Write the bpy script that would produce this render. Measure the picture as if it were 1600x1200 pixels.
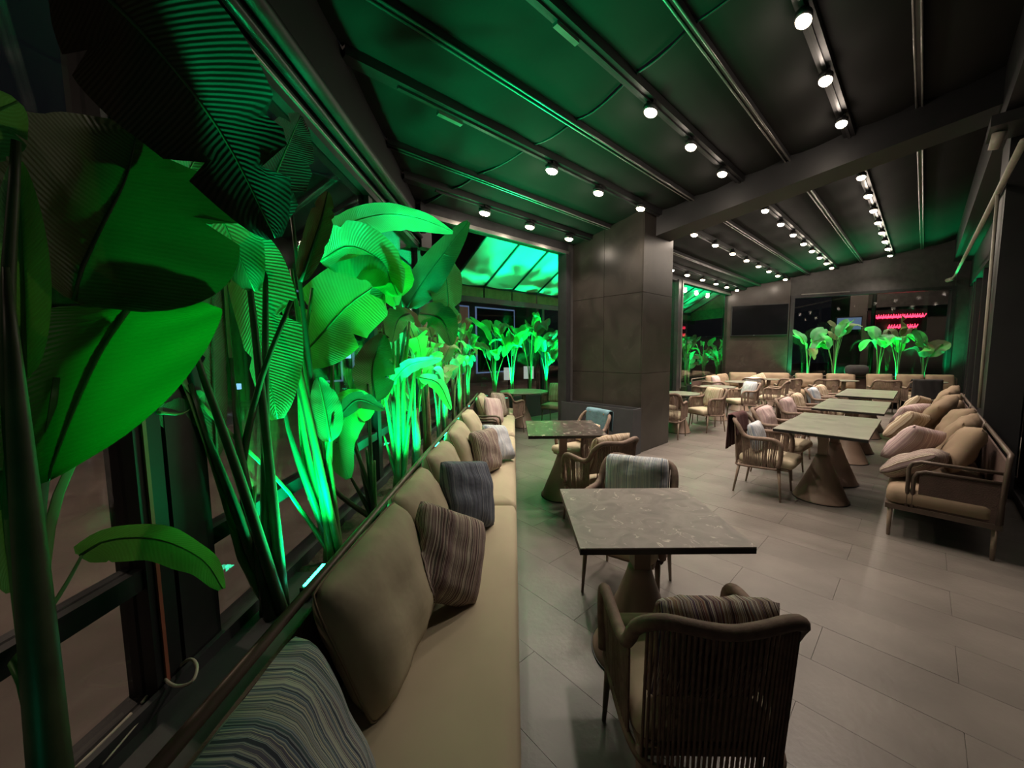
import bpy, bmesh, math, random
import numpy as np
from mathutils import Vector, Matrix, noise
for o in list(bpy.data.objects): bpy.data.objects.remove(o, do_unlink=True)
scn = bpy.context.scene
col = scn.collection
R = math.radians
# ------------------------------------------------------------------ camera
F = 580.0; H = 1.57; PITCH = R(4.95); ROLL = R(0.6); YAW = R(0.3)
def cam_basis():
    f = Vector((-math.sin(YAW)*math.cos(PITCH), math.cos(YAW)*math.cos(PITCH), -math.sin(PITCH)))
    r = Vector((math.cos(YAW), math.sin(YAW), 0)); d = f.cross(r)
    c, s = math.cos(ROLL), math.sin(ROLL)
    return f, r*c + d*s, d*c - r*s
CF, CR, CD = cam_basis()
O = Vector((0, 0, H))
cam = bpy.data.cameras.new('camera'); cam.sensor_width = 36; cam.lens = F/1600*36
cam.clip_start = 0.02; cam.clip_end = 200
camo = bpy.data.objects.new('camera', cam); col.objects.link(camo)
camo.matrix_world = Matrix(((CR.x, -CD.x, -CF.x, O.x), (CR.y, -CD.y, -CF.y, O.y), (CR.z, -CD.z, -CF.z, O.z), (0, 0, 0, 1)))
scn.camera = camo
# ------------------------------------------------------------------ world, exposure, outdoor light
w = bpy.data.worlds.new('night'); scn.world = w; w.use_nodes = True
w.node_tree.nodes['Background'].inputs[0].default_value = (0.30, 0.32, 0.40, 1)
w.node_tree.nodes['Background'].inputs[1].default_value = 0.012
scn.view_settings.view_transform = 'Standard'; scn.view_settings.look = 'None'
scn.view_settings.exposure = 0.0; scn.view_settings.gamma = 1; scn.view_settings.use_curve_mapping = False
GREEN = (0.0, 1.0, 0.28); WARM = (1.0, 0.83, 0.70)
P_LAMP = 105.0; P_HALO = 4.0; P_GREEN = 330.0; P_NEAR = 2.5; P_AWN = 1500.0; P_FAR = 420.0
# ------------------------------------------------------------------ pixel helpers (pixel -> ray, distance from what it touches)
def ray(px, py): return CF + CR*((px-800)/F) + CD*((py-600)/F)
def at_y(px, py, y): v = ray(px, py); return O + v*(y/v.y)
def at_z(px, py, z): v = ray(px, py); return O + v*((z-H)/v.z)
def project(p):
    q = Vector(p)-O; d = q.dot(CF)
    return (800+F*q.dot(CR)/d, 600+F*q.dot(CD)/d, d)
A = R(47.6); RZ = math.pi/2 - A                     # the hall runs 47.6 degrees to the right of the left window wall
U = Vector((math.sin(A), math.cos(A), 0)); V = Vector((-math.cos(A), math.sin(A), 0))
def uv(u, v, z=0): return U*u + V*v + Vector((0, 0, z))
def roof(v): return 4.24 - 0.2*v                    # the canopy slopes down towards +v
PF = Vector((8.286, 11.226, 0)); W = Vector((.9063, -.4226, 0)); WN = Vector((-.4226, -.9063, 0)); WRZ = math.atan2(W.y, W.x)
def far(t, off, z=0): return PF + W*t + WN*off + Vector((0, 0, z))
# ------------------------------------------------------------------ materials
def newmat(name):
    m = bpy.data.materials.new(name); m.use_nodes = True
    nt = m.node_tree; b = nt.nodes['Principled BSDF']
    return m, nt, b
def N(nt, t, **k):
    n = nt.nodes.new(t)
    for a, v in k.items(): setattr(n, a, v)
    return n
def ramp(nt, stops, interp='LINEAR'):
    n = nt.nodes.new('ShaderNodeValToRGB'); cr = n.color_ramp; cr.interpolation = interp
    while len(cr.elements) < len(stops): cr.elements.new(0.5)
    for e, (p, c) in zip(cr.elements, stops): e.position = p; e.color = (*c, 1)
    return n
def mat(name, c, rough=.5, metal=0, var=.15, scale=8, bump=0, bscale=60, spec=.5, c2=None):
    m, nt, b = newmat(name)
    tc = N(nt, 'ShaderNodeTexCoord'); no = N(nt, 'ShaderNodeTexNoise'); no.inputs['Scale'].default_value = scale; no.inputs['Detail'].default_value = 4
    nt.links.new(tc.outputs['Object'], no.inputs['Vector'])
    lo = tuple(x*(1-var) for x in c); hi = c2 or tuple(min(1, x*(1+var)) for x in c)
    rp = ramp(nt, [(.3, lo), (.7, hi)])
    nt.links.new(no.outputs['Fac'], rp.inputs['Fac']); nt.links.new(rp.outputs['Color'], b.inputs['Base Color'])
    b.inputs['Roughness'].default_value = rough; b.inputs['Metallic'].default_value = metal
    b.inputs['Specular IOR Level'].default_value = spec
    if bump:
        n2 = N(nt, 'ShaderNodeTexNoise'); n2.inputs['Scale'].default_value = bscale; n2.inputs['Detail'].default_value = 3
        nt.links.new(tc.outputs['Object'], n2.inputs['Vector'])
        bp = N(nt, 'ShaderNodeBump'); bp.inputs['Strength'].default_value = bump; bp.inputs['Distance'].default_value = .01
        nt.links.new(n2.outputs['Fac'], bp.inputs['Height']); nt.links.new(bp.outputs['Normal'], b.inputs['Normal'])
    return m
def emis(name, c, s):
    m, nt, b = newmat(name)
    b.inputs['Base Color'].default_value = (*[x*.5 for x in c], 1)
    b.inputs['Emission Color'].default_value = (*c, 1); b.inputs['Emission Strength'].default_value = s
    return m
def glassmat(name, tint, refl=1.0):
    m, nt, b = newmat(name); nt.nodes.remove(b)
    out = nt.nodes['Material Output']
    tr = N(nt, 'ShaderNodeBsdfTransparent'); tr.inputs[0].default_value = (*tint, 1)
    gl = N(nt, 'ShaderNodeBsdfGlossy'); gl.inputs['Roughness'].default_value = .02
    fr = N(nt, 'ShaderNodeFresnel'); ge = N(nt, 'ShaderNodeNewGeometry')
    io = N(nt, 'ShaderNodeMath', operation='MULTIPLY_ADD'); io.inputs[1].default_value = 1/1.52-1.52; io.inputs[2].default_value = 1.52
    nt.links.new(ge.outputs['Backfacing'], io.inputs[0]); nt.links.new(io.outputs[0], fr.inputs[0])
    mu = N(nt, 'ShaderNodeMath', operation='MULTIPLY'); mu.inputs[1].default_value = refl
    mx = N(nt, 'ShaderNodeMixShader')
    nt.links.new(fr.outputs[0], mu.inputs[0]); nt.links.new(mu.outputs[0], mx.inputs[0])
    nt.links.new(tr.outputs[0], mx.inputs[1]); nt.links.new(gl.outputs[0], mx.inputs[2]); nt.links.new(mx.outputs[0], out.inputs[0])
    return m
def stripes(name, cols, n=26, rough=.85, seed=0.0):
    m, nt, b = newmat(name)
    tc = N(nt, 'ShaderNodeTexCoord'); sp = N(nt, 'ShaderNodeSeparateXYZ'); nt.links.new(tc.outputs['UV'], sp.inputs[0])
    mu = N(nt, 'ShaderNodeMath', operation='MULTIPLY_ADD'); mu.inputs[1].default_value = n; mu.inputs[2].default_value = seed
    nt.links.new(sp.outputs[0], mu.inputs[0])
    no = N(nt, 'ShaderNodeTexNoise', noise_dimensions='1D'); no.inputs['Scale'].default_value = 1.0; no.inputs['Detail'].default_value = 2
    nt.links.new(mu.outputs[0], no.inputs['W'])
    k = len(cols); rp = ramp(nt, [(.28+.44*i/k, c) for i, c in enumerate(cols)], 'CONSTANT')
    nt.links.new(no.outputs['Fac'], rp.inputs['Fac']); nt.links.new(rp.outputs['Color'], b.inputs['Base Color'])
    b.inputs['Roughness'].default_value = rough; b.inputs['Specular IOR Level'].default_value = .2
    n2 = N(nt, 'ShaderNodeTexNoise'); n2.inputs['Scale'].default_value = 12; nt.links.new(tc.outputs['Object'], n2.inputs['Vector'])
    bp = N(nt, 'ShaderNodeBump'); bp.inputs['Strength'].default_value = .3; bp.inputs['Distance'].default_value = .02
    nt.links.new(n2.outputs['Fac'], bp.inputs['Height']); nt.links.new(bp.outputs['Normal'], b.inputs['Normal'])
    return m
def leafmat(name, c, ct, tw=.45, rough=.38):
    m, nt, b = newmat(name); out = nt.nodes['Material Output']
    tc = N(nt, 'ShaderNodeTexCoord'); sp = N(nt, 'ShaderNodeSeparateXYZ'); nt.links.new(tc.outputs['UV'], sp.inputs[0])
    # side veins: fine waves running from midrib to edge
    ab = N(nt, 'ShaderNodeMath', operation='MULTIPLY_ADD'); ab.inputs[1].default_value = -.10
    nt.links.new(sp.outputs[1], ab.inputs[0]); nt.links.new(sp.outputs[0], ab.inputs[2])
    sn = N(nt, 'ShaderNodeMath', operation='MULTIPLY'); sn.inputs[1].default_value = 330; nt.links.new(ab.outputs[0], sn.inputs[0])
    s2 = N(nt, 'ShaderNodeMath', operation='SINE'); nt.links.new(sn.outputs[0], s2.inputs[0])
    no = N(nt, 'ShaderNodeTexNoise'); no.inputs['Scale'].default_value = 5; no.inputs['Detail'].default_value = 5; nt.links.new(tc.outputs['Object'], no.inputs['Vector'])
    rp = ramp(nt, [(.3, tuple(x*.65 for x in c)), (.7, tuple(x*1.25 for x in c))]); nt.links.new(no.outputs['Fac'], rp.inputs['Fac'])
    mr = N(nt, 'ShaderNodeMapRange'); mr.inputs[1].default_value = -1; mr.inputs[2].default_value = 1; mr.inputs[3].default_value = .84; mr.inputs[4].default_value = 1.06
    nt.links.new(s2.outputs[0], mr.inputs[0])
    mx = N(nt, 'ShaderNodeVectorMath', operation='SCALE'); nt.links.new(rp.outputs['Color'], mx.inputs[0]); nt.links.new(mr.outputs[0], mx.inputs['Scale'])
    nt.links.new(mx.outputs[0], b.inputs['Base Color']); b.inputs['Roughness'].default_value = rough
    bp = N(nt, 'ShaderNodeBump'); bp.inputs['Strength'].default_value = .3; bp.inputs['Distance'].default_value = .003
    nt.links.new(s2.outputs[0], bp.inputs['Height']); nt.links.new(bp.outputs['Normal'], b.inputs['Normal'])
    tl = N(nt, 'ShaderNodeBsdfTranslucent'); tl.inputs[0].default_value = (*ct, 1)
    ms = N(nt, 'ShaderNodeMixShader'); ms.inputs[0].default_value = tw
    nt.links.new(b.outputs[0], ms.inputs[1]); nt.links.new(tl.outputs[0], ms.inputs[2]); nt.links.new(ms.outputs[0], out.inputs[0])
    return m
def marble(name, c, vein, rough=.22, scale=5, thr=.02):
    m, nt, b = newmat(name)
    tc = N(nt, 'ShaderNodeTexCoord')
    no = N(nt, 'ShaderNodeTexNoise'); no.inputs['Scale'].default_value = scale; no.inputs['Detail'].default_value = 6; no.inputs['Distortion'].default_value = 1.2
    nt.links.new(tc.outputs['Object'], no.inputs['Vector'])
    n1 = N(nt, 'ShaderNodeTexNoise'); n1.inputs['Scale'].default_value = scale*1.6; n1.inputs['Detail'].default_value = 2
    nt.links.new(tc.outputs['Object'], n1.inputs['Vector'])
    d = N(nt, 'ShaderNodeMath', operation='SUBTRACT'); d.inputs[1].default_value = .5; nt.links.new(no.outputs['Fac'], d.inputs[0])
    a = N(nt, 'ShaderNodeMath', operation='ABSOLUTE'); nt.links.new(d.outputs[0], a.inputs[0])
    r1 = ramp(nt, [(0, (1, 1, 1)), (thr, (0, 0, 0))]); nt.links.new(a.outputs[0], r1.inputs['Fac'])
    r2 = ramp(nt, [(.50, (0, 0, 0)), (.62, (1, 1, 1))]); nt.links.new(n1.outputs['Fac'], r2.inputs['Fac'])
    mu = N(nt, 'ShaderNodeMath', operation='MULTIPLY'); nt.links.new(r1.outputs[0], mu.inputs[0]); nt.links.new(r2.outputs[0], mu.inputs[1])
    rb = ramp(nt, [(.3, tuple(x*.7 for x in c)), (.7, tuple(x*1.3 for x in c))]); nt.links.new(no.outputs['Fac'], rb.inputs['Fac'])
    mx = N(nt, 'ShaderNodeMix', data_type='RGBA'); nt.links.new(mu.outputs[0], mx.inputs[0]); nt.links.new(rb.outputs[0], mx.inputs[6]); mx.inputs[7].default_value = (*vein, 1)
    nt.links.new(mx.outputs[2], b.inputs['Base Color']); b.inputs['Roughness'].default_value = rough
    return m
M = {}
M['tile'] = mat('floor_tile', (.132, .117, .104), .35, var=.22, scale=2.2, bump=.12, bscale=35)
M['grout'] = mat('grout', (.10, .09, .08), .8)
M['black'] = mat('black_metal', (.010, .010, .011), .5, .0, bump=.04)
M['gunmetal'] = mat('gunmetal', (.045, .045, .047), .35, .5)
M['alu'] = mat('dull_aluminium', (.22, .21, .20), .35, .7)
M['canopy'] = mat('canopy_fabric', (.019, .019, .0185), .8, var=.12, scale=1.5, bump=.1, bscale=3, spec=.06)
M['awning'] = mat('awning_fabric', (.42, .44, .40), .8, var=.12, scale=1.2, bump=.2, bscale=2)
M['valance'] = mat('valance_fabric', (.26, .18, .10), .8, var=.2)
M['stone'] = marble('polished_stone', (.028, .024, .020), (.038, .033, .028), .34, 2.2, .03)
M['wallstone'] = marble('brown_wall_stone', (.036, .027, .022), (.05, .04, .033), .32, 2.2, .03)
M['darkwall'] = mat('dark_wall_paint', (.05, .048, .046), .55, var=.2)
M['anthracite'] = mat('anthracite_planter', (.035, .036, .040), .55, var=.1, bump=.05)
M['top1'] = marble('dark_marble_top', (.19, .165, .145), (.55, .48, .41), .42, 7.5, .014)
M['top3'] = marble('no_sheen_marble_top', (.055, .043, .037), (.5, .43, .36), .30, 7.5, .02)  # same marble as the near table; missing sheen put into a darker colour
M['top2'] = marble('stone_table_top', (.19, .19, .15), (.28, .27, .22), .30, 2.5, .02)  # green cast of the plants' reflection put into the base colour
M['edge'] = mat('black_edge', (.01, .009, .009), .5)
M['cone'] = mat('bronze_base', (.22, .155, .115), .48, var=.15, scale=4)
M['rope'] = mat('woven_rope', (.17, .115, .085), .75, var=.25, scale=30, bump=.12, bscale=220)
M['legs'] = mat('painted_legs', (.22, .165, .12), .45)
M['olive'] = mat('olive_fabric', (.40, .355, .25), .85, var=.1, scale=3, bump=.7, bscale=7, spec=.2)
M['cush'] = mat('seat_fabric', (.42, .36, .255), .85, var=.06, scale=3, bump=.08, bscale=14, spec=.2)
M['tanfab'] = mat('tan_fabric', (.26, .19, .13), .85, var=.08, scale=3, bump=.2, bscale=12, spec=.2)
M['piping'] = mat('piping', (.20, .155, .10), .85)
M['sframe'] = mat('bronze_frame', (.10, .072, .055), .45, .3)
M['spanel'] = mat('woven_panel', (.085, .05, .04), .7, bump=.4, bscale=120)
BL = [(.05, .06, .085), (.30, .33, .37), (.10, .14, .20), (.42, .42, .38), (.16, .17, .22), (.07, .11, .13), (.55, .50, .40), (.12, .12, .17)]
MV = [(.10, .06, .06), (.34, .25, .22), (.16, .10, .11), (.50, .44, .36), (.13, .09, .07), (.20, .14, .15), (.42, .34, .28), (.09, .08, .07)]
TN = [(.30, .22, .14), (.45, .36, .25), (.36, .27, .19), (.60, .52, .40), (.26, .18, .12), (.48, .39, .30)]
GY = [(.38, .40, .45), (.55, .56, .58), (.28, .33, .40), (.62, .61, .58), (.20, .25, .32), (.50, .50, .50)]
DK = [(.06, .04, .05), (.30, .22, .14), (.12, .06, .07), (.55, .50, .42), (.08, .06, .12), (.25, .12, .08), (.40, .34, .26)]
PK = [(.42, .31, .31), (.50, .38, .36), (.36, .26, .27), (.58, .48, .44)]
M['blue'] = stripes('blue_stripe', BL, 34, seed=2.3); M['mauve'] = stripes('mauve_stripe', MV, 26, seed=7.1)
M['tan'] = stripes('tan_stripe', TN, 18, seed=4.4); M['grey'] = stripes('grey_stripe', GY, 22, seed=1.4)
M['dark'] = stripes('dark_stripe', DK, 40, seed=9.9); M['pink'] = stripes('pink_stripe', PK, 16, seed=5.2)
M['bluegrey'] = stripes('bluegrey_stripe', [(.07, .08, .10), (.13, .15, .19), (.09, .10, .13), (.20, .22, .25), (.11, .12, .16)], 22, seed=3.7)
M['throw_blue'] = mat('blue_throw', (.10, .19, .23), .9, bump=.4, bscale=40)
M['throw_red'] = mat('maroon_throw', (.065, .022, .022), .9, bump=.3, bscale=40)
M['throw_dark'] = mat('dark_throw', (.02, .018, .018), .9)
M['leaf'] = leafmat('banana_leaf', (.10, .34, .17), (.16, .52, .07), .38)
M['leafdeep'] = leafmat('dim_lit_leaf', (.035, .10, .03), (.02, .12, .01), .4)  # leaf colour darkened for the weak light that reaches it
M['leafdark'] = leafmat('dark_leaf', (.085, .10, .05), (.10, .16, .03), .12)
M['leafbrown'] = leafmat('brown_leaf', (.17, .12, .06), (.18, .14, .05), .2, .5)
M['leafmaroon'] = leafmat('shaded_leaf', (.028, .014, .012), (.05, .02, .01), .08, .65)  # near-black colour stands in for shade cast by the leaves below
M['stalk'] = mat('leaf_stalk', (.11, .26, .08), .4, var=.2)
M['stalkdark'] = mat('dark_stalk', (.06, .08, .04), .45, var=.3)
M['trunk'] = mat('dry_trunk', (.20, .13, .07), .8, var=.4, scale=12, bump=.5)
M['soil'] = mat('soil', (.06, .042, .03), .95, var=.4, scale=25, bump=.9, bscale=45)
M['glass'] = glassmat('window_glass', (.86, .88, .88), 1.0)
M['darkglass'] = glassmat('dark_glass', (.25, .25, .26), 1.6)
M['lampw'] = emis('lamp_lens', (1, .82, .58), 22); M['ledg'] = emis('led_lens', (.03, 1, .5), 14)
M['neon'] = emis('red_neon', (1, .03, .08), 6); M['screen'] = emis('blue_screen', (.22, .36, .62), .35)
M['white_sign'] = emis('lit_white_sign', (.8, .85, .8), .6); M['blue_sign'] = emis('lit_blue_sign', (.25, .55, 1), 1.6)
M['bluelight'] = emis('blue_tube', (.20, .30, .55), .5); M['window_lit'] = emis('lit_far_window', (1, .62, .40), .06)
M['tv'] = mat('tv_glass', (.004, .004, .005), .12)
M['pave'] = mat('street_paving', (.22, .17, .15), .7, var=.3, scale=1.3, bump=.3, bscale=12)
M['facade'] = mat('far_facade', (.10, .09, .085), .8, var=.3, scale=.6)
M['cable'] = mat('pale_cable', (.55, .50, .40), .5); M['pipe'] = mat('pale_pipe', (.42, .38, .32), .5)
M['glint'] = mat('copper_glint', (.32, .10, .06), .4)  # reddish reflected light, given as a colour
# ------------------------------------------------------------------ mesh helpers
class MB:
    def __init__(s): s.v = []; s.f = []; s.uv = None
    def add(s, vs, fs):
        n = len(s.v); s.v += [tuple(p) for p in vs]; s.f += [tuple(i+n for i in f) for f in fs]; return s
    def box(s, a, b):
        x0, y0, z0 = a; x1, y1, z1 = b
        return s.add([(x0,y0,z0),(x1,y0,z0),(x1,y1,z0),(x0,y1,z0),(x0,y0,z1),(x1,y0,z1),(x1,y1,z1),(x0,y1,z1)],
                     [(3,2,1,0),(4,5,6,7),(0,1,5,4),(1,2,6,5),(2,3,7,6),(3,0,4,7)])
    def prism(s, poly, z0, z1):           # poly counter-clockwise (x,y); z1 may be a function of (x,y)
        n = len(poly); g0 = z0 if callable(z0) else (lambda x, y: z0); g1 = z1 if callable(z1) else (lambda x, y: z1)
        vs = [(x, y, g0(x, y)) for x, y in poly] + [(x, y, g1(x, y)) for x, y in poly]
        return s.add(vs, [tuple(range(n-1, -1, -1)), tuple(range(n, 2*n))] + [(i, (i+1) % n, n+(i+1) % n, n+i) for i in range(n)])
    def tube(s, pts, r, k=8, cap=True, closed=False):
        pts = [Vector(p) for p in pts]; n = len(pts); rs = r if isinstance(r, (list, tuple)) else [r]*n
        vs = []; ref = None
        for i, p in enumerate(pts):
            if closed: t = pts[(i+1) % n]-pts[i-1]
            else: t = pts[min(i+1, n-1)]-pts[max(i-1, 0)]
            t.normalize()
            if ref is None: ref = Vector((0, 0, 1)) if abs(t.z) < .9 else Vector((1, 0, 0))
            a = (ref - t*ref.dot(t)).normalized(); ref = a; b = t.cross(a)
            for j in range(k):
                q = 2*math.pi*j/k; vs.append(p + (a*math.cos(q)+b*math.sin(q))*rs[i])
        fs = []; m = n if closed else n-1
        for i in range(m):
            i2 = (i+1) % n
            for j in range(k): fs.append((i*k+j, i*k+(j+1) % k, i2*k+(j+1) % k, i2*k+j))
        if cap and not closed: fs += [tuple(range(k-1, -1, -1)), tuple((n-1)*k+j for j in range(k))]
        return s.add(vs, fs)
    def lathe(s, prof, k=32):
        vs = [(r*math.cos(2*math.pi*j/k), r*math.sin(2*math.pi*j/k), z) for r, z in prof for j in range(k)]; n = len(prof)
        fs = [(i*k+j, i*k+(j+1) % k, (i+1)*k+(j+1) % k, (i+1)*k+j) for i in range(n-1) for j in range(k)]
        fs += [tuple(range(k-1, -1, -1)), tuple((n-1)*k+j for j in range(k))]
        return s.add(vs, fs)
    def mesh(s, name, smooth=False, uvs=None):
        me = bpy.data.meshes.new(name); me.from_pydata(s.v, [], s.f); me.update()
        if uvs:
            l = me.uv_layers.new(name='UVMap')
            for lp in me.loops: l.data[lp.index].uv = uvs[lp.vertex_index]
        if smooth: me.polygons.foreach_set('use_smooth', [True]*len(me.polygons))
        return me
    def build(s, name, m, parent=None, smooth=False, uvs=None, loc=None, rz=None):
        return link(s.mesh(name, smooth, uvs), name, m, parent, loc, rz)
def link(me, name, m, parent=None, loc=None, rz=None):
    if m is not None and not me.materials: me.materials.append(M[m] if isinstance(m, str) else m)
    o = bpy.data.objects.new(name, me); col.objects.link(o)
    if parent: o.parent = parent
    if loc is not None: o.location = loc
    if rz is not None: o.rotation_euler[2] = rz
    return o
def tag(o, label=None, cat=None, group=None, kind=None):
    if label: o['label'] = label
    if cat: o['category'] = cat
    if group: o['group'] = group
    if kind: o['kind'] = kind
    return o
def empty(name, loc=(0, 0, 0), rz=0, **k):
    o = bpy.data.objects.new(name, None); col.objects.link(o); o.location = loc; o.rotation_euler[2] = rz; o.empty_display_size = .1
    return tag(o, **k)
def copy_tree(o, parent=None):
    c = o.copy(); col.objects.link(c); c.parent = parent
    for ch in [x for x in bpy.data.objects if x.parent == o]: copy_tree(ch, c)
    return c
def spline(pts, n):
    P = [Vector(p) for p in pts]; P = [P[0]*2-P[1]] + P + [P[-1]*2-P[-2]]; m = len(P)-3; out = []
    for i in range(n):
        t = i/(n-1)*m; k = min(int(t), m-1); t -= k; a, b, c, d = P[k:k+4]
        out.append(.5*((2*b)+(c-a)*t+(2*a-5*b+4*c-d)*t*t+(3*b-a-3*c+d)*t**3))
    return out
def rbox(w, d, h, r, seg=3, puff=0):
    bm = bmesh.new(); bmesh.ops.create_cube(bm, size=1); bmesh.ops.scale(bm, vec=(w, d, h), verts=bm.verts)
    bmesh.ops.bevel(bm, geom=bm.edges[:], offset=r, segments=seg, affect='EDGES', profile=.5)
    me = bpy.data.meshes.new('rounded'); bm.to_mesh(me); bm.free()
    me.polygons.foreach_set('use_smooth', [True]*len(me.polygons)); return me
def softslab(w, d, h, nx, ny, puff=.012, r=.05, seed=0):
    """upholstered slab: closed, softly crowned top, rounded rim. Origin at the bottom centre."""
    prof = [(-.5*r, 0)] + [(-r*(1-math.cos(a))*0, 0) for a in []]
    b = MB(); rings = [(r*.5, 0), (0, r*.5), (0, h-r), (r*.3, h-r*.3), (r, h)]
    def ring(ins, z):
        pts = []; cr = max(.055-ins, .012); hx, hy = w/2-ins-cr, d/2-ins-cr
        for cx, cy, a0 in ((hx, hy, 0), (-hx, hy, 90), (-hx, -hy, 180), (hx, -hy, 270)):
            for k in range(4):
                a = R(a0+30*k); pts.append((cx+cr*math.cos(a), cy+cr*math.sin(a), z))
        return pts
    vs = []; k = 16
    for ins, z in rings: vs += ring(ins, z)
    fs = [(i*k+j, i*k+(j+1) % k, (i+1)*k+(j+1) % k, (i+1)*k+j) for i in range(len(rings)-1) for j in range(k)]
    fs.append(tuple(range(k-1, -1, -1)))
    b.add(vs, fs); base = (len(rings)-1)*k
    top = ring(r*2.2, h+puff); n = len(b.v); b.v += top
    b.f += [(base+j, base+(j+1) % k, n+(j+1) % k, n+j) for j in range(k)]
    b.f.append(tuple(n+j for j in range(k)))
    return b
def pillow_mesh(w, h, t, seed=0, n=16, wr=.02):
    """scatter cushion: thin edges, pinched corners, plump centre. Local x across, y up, z thickness; UV 0..1."""
    vs = []; uvs = []; idx = {}
    for side in (1, -1):
        for i in range(n+1):
            for j in range(n+1):
                edge = i in (0, n) or j in (0, n)
                if side == -1 and edge: idx[(side, i, j)] = idx[(1, i, j)]; continue
                a = 2*i/n-1; c = 2*j/n-1
                rc = 1-.075*(a*a*c*c)**2; x = rc*a*w/2*(1-.045*(1-c*c)*abs(a)**3); y = rc*c*h/2*(1-.045*(1-a*a)*abs(c)**3)
                z = t/2*max(0, (1-abs(a)**2.8))**.5*max(0, (1-abs(c)**2.8))**.5*side
                if not edge:
                    z += side*wr*noise.noise(Vector((a*2.3+seed*7.7, c*2.3, side*3.1)))*(1-a*a*.5)
                    z += side*wr*.5*noise.noise(Vector((a*6+seed*3.3, c*2, side*5.1)))*(abs(a*c)+.3)
                idx[(side, i, j)] = len(vs); vs.append((x, y, z)); uvs.append((i/n, j/n))
    fs = []
    for side in (1, -1):
        for i in range(n):
            for j in range(n):
                q = (idx[(side, i, j)], idx[(side, i+1, j)], idx[(side, i+1, j+1)], idx[(side, i, j+1)])
                fs.append(q if side == 1 else q[::-1])
    b = MB(); b.v = vs; b.f = fs
    return b.mesh('pillow', True, uvs)
SOFT = []
def pillow(name, loc, face, up_tilt, w, h, t, m, seed, spin=0, label='', group=None, piping=False):
    """face: heading (deg, 0 = +x) the cushion looks towards; up_tilt: degrees leaning back; spin: turn in its own plane."""
    o = link(pillow_mesh(w, h, t, seed), name, m)
    X = Matrix.Rotation(R(face), 4, 'Z') @ Matrix.Rotation(R(90-up_tilt), 4, 'Y') @ Matrix.Rotation(R(90+spin), 4, 'Z')
    o.matrix_world = Matrix.Translation(Vector(loc)) @ X
    tag(o, label, 'cushion', group)
    SOFT.append((o, piping))
    return o
ords = ['first', 'second', 'third', 'fourth', 'fifth', 'sixth', 'seventh', 'eighth', 'ninth', 'tenth', 'eleventh', 'twelfth', 'thirteenth', 'fourteenth']
random.seed(7)

# ================================================================== THE SETTING
# ---- floor
fl = MB().prism([(-1.25, -1.5), (6.5, -1.5), (13.4, 8.9), (12.6, 11.6), (7.2, 17.5), (-1.25, 8.9)], -.12, -.004).build('floor', 'grout'); tag(fl, 'dark grey stone tile floor of the terrace', kind='structure')
tu, tv = .33, .99
tm = MB(); tm.box((-tu/2+.001, -tv/2+.001, -.05), (tu/2-.001, tv/2-.001, 0)); tm = tm.mesh('tile')
tm.materials.append(M['tile'])
tiles = []
for i in range(-2, 60):
    for j in range(-3, 9):
        u = 1.30+tu*(i+.5); v = tv*(j+.5)+(tv*.5 if i % 2 else 0)-.2
        if v < -1.6 or v > 6.8 or u > 16.4: continue
        p = uv(u, v)
        if p.x < -.55: continue
        if (p-PF).dot(WN) < .05 and v < 4.2: continue
        a, b, d = project(p)
        if d < .15 or not (-300 < a < 2300 and b < 1900): continue
        tiles.append((d, u, v))
tiles.sort()
rest = MB()
for k, (d, u, v) in enumerate(tiles):
    if k < 290:
        o = link(tm, 'tile', None, fl, uv(u, v, random.uniform(-.0008, 0)), RZ)
    else:
        c = [uv(u+a*(tu/2-.002), v+b*(tv/2-.002), 0) for a, b in ((-1,-1),(1,-1),(1,1),(-1,1))]
        rest.add(c, [(0, 1, 2, 3)])
if rest.v:
    o = rest.build('distant_tiles', 'tile', fl); o['kind'] = 'stuff'

# ---- ceiling: sloping canopy of fabric strips between rafters
ceil = empty('ceiling', (0, 0, 0), RZ, label='sloping retractable canopy roof with dark fabric strips', kind='structure')
lamp_v = [3.81, 2.81, 1.785, .72]; rail_v = [3.45, 2.36, 1.285, .18]
VL = [4.25, 3.81, 3.45, 2.81, 2.36, 1.785, 1.285, .72, .18, -.39]
def u_left(v, x=-1.16): return (x+.674*v)/.738
def u_far(v):           # where the far wall stands at this v
    t = (v - V.dot(PF))/V.dot(W); return U.dot(PF+W*t)
def u_seam(v): return 3.0-.18*max(0, v-2.2)**1.2*1.9/1.9 - .12*max(0, v-2.2)
for a, b in zip(VL[:-1], VL[1:]):
    for part in (0, 1):
        m = MB(); nu, nv = 24, 4; grid = []
        for i in range(nu+1):
            for j in range(nv+1):
                v = a+(b-a)*j/nv
                s0 = max(u_left(v), -1.2) if part == 0 else u_seam(v)+.01
                s1 = u_seam(v)-.01 if part == 0 else u_far(v)+.03
                u = s0+(s1-s0)*i/nu; q = j/nv
                sag = -.035*4*q*(1-q) + (.02*noise.noise(Vector((u*1.1, v*1.5, 2)))+.018*noise.noise(Vector((u*2.6, v*3, 7))))*(1.4 if part == 0 else .7)*4*q*(1-q)
                grid.append((u, v, roof(v)+sag))
        m.v = grid; m.f = [(i*(nv+1)+j, i*(nv+1)+j+1, (i+1)*(nv+1)+j+1, (i+1)*(nv+1)+j) for i in range(nu) for j in range(nv)]
        m.build('fabric_panel', 'canopy', ceil, True)
    # the cross seam batten
    MB().tube([(u_seam(a+(b-a)*q/6), a+(b-a)*q/6, roof(a+(b-a)*q/6)-.014-.035*4*(q/6)*(1-q/6)) for q in range(7)], .010, 6).build('seam_batten', 'black', ceil, True)
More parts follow.
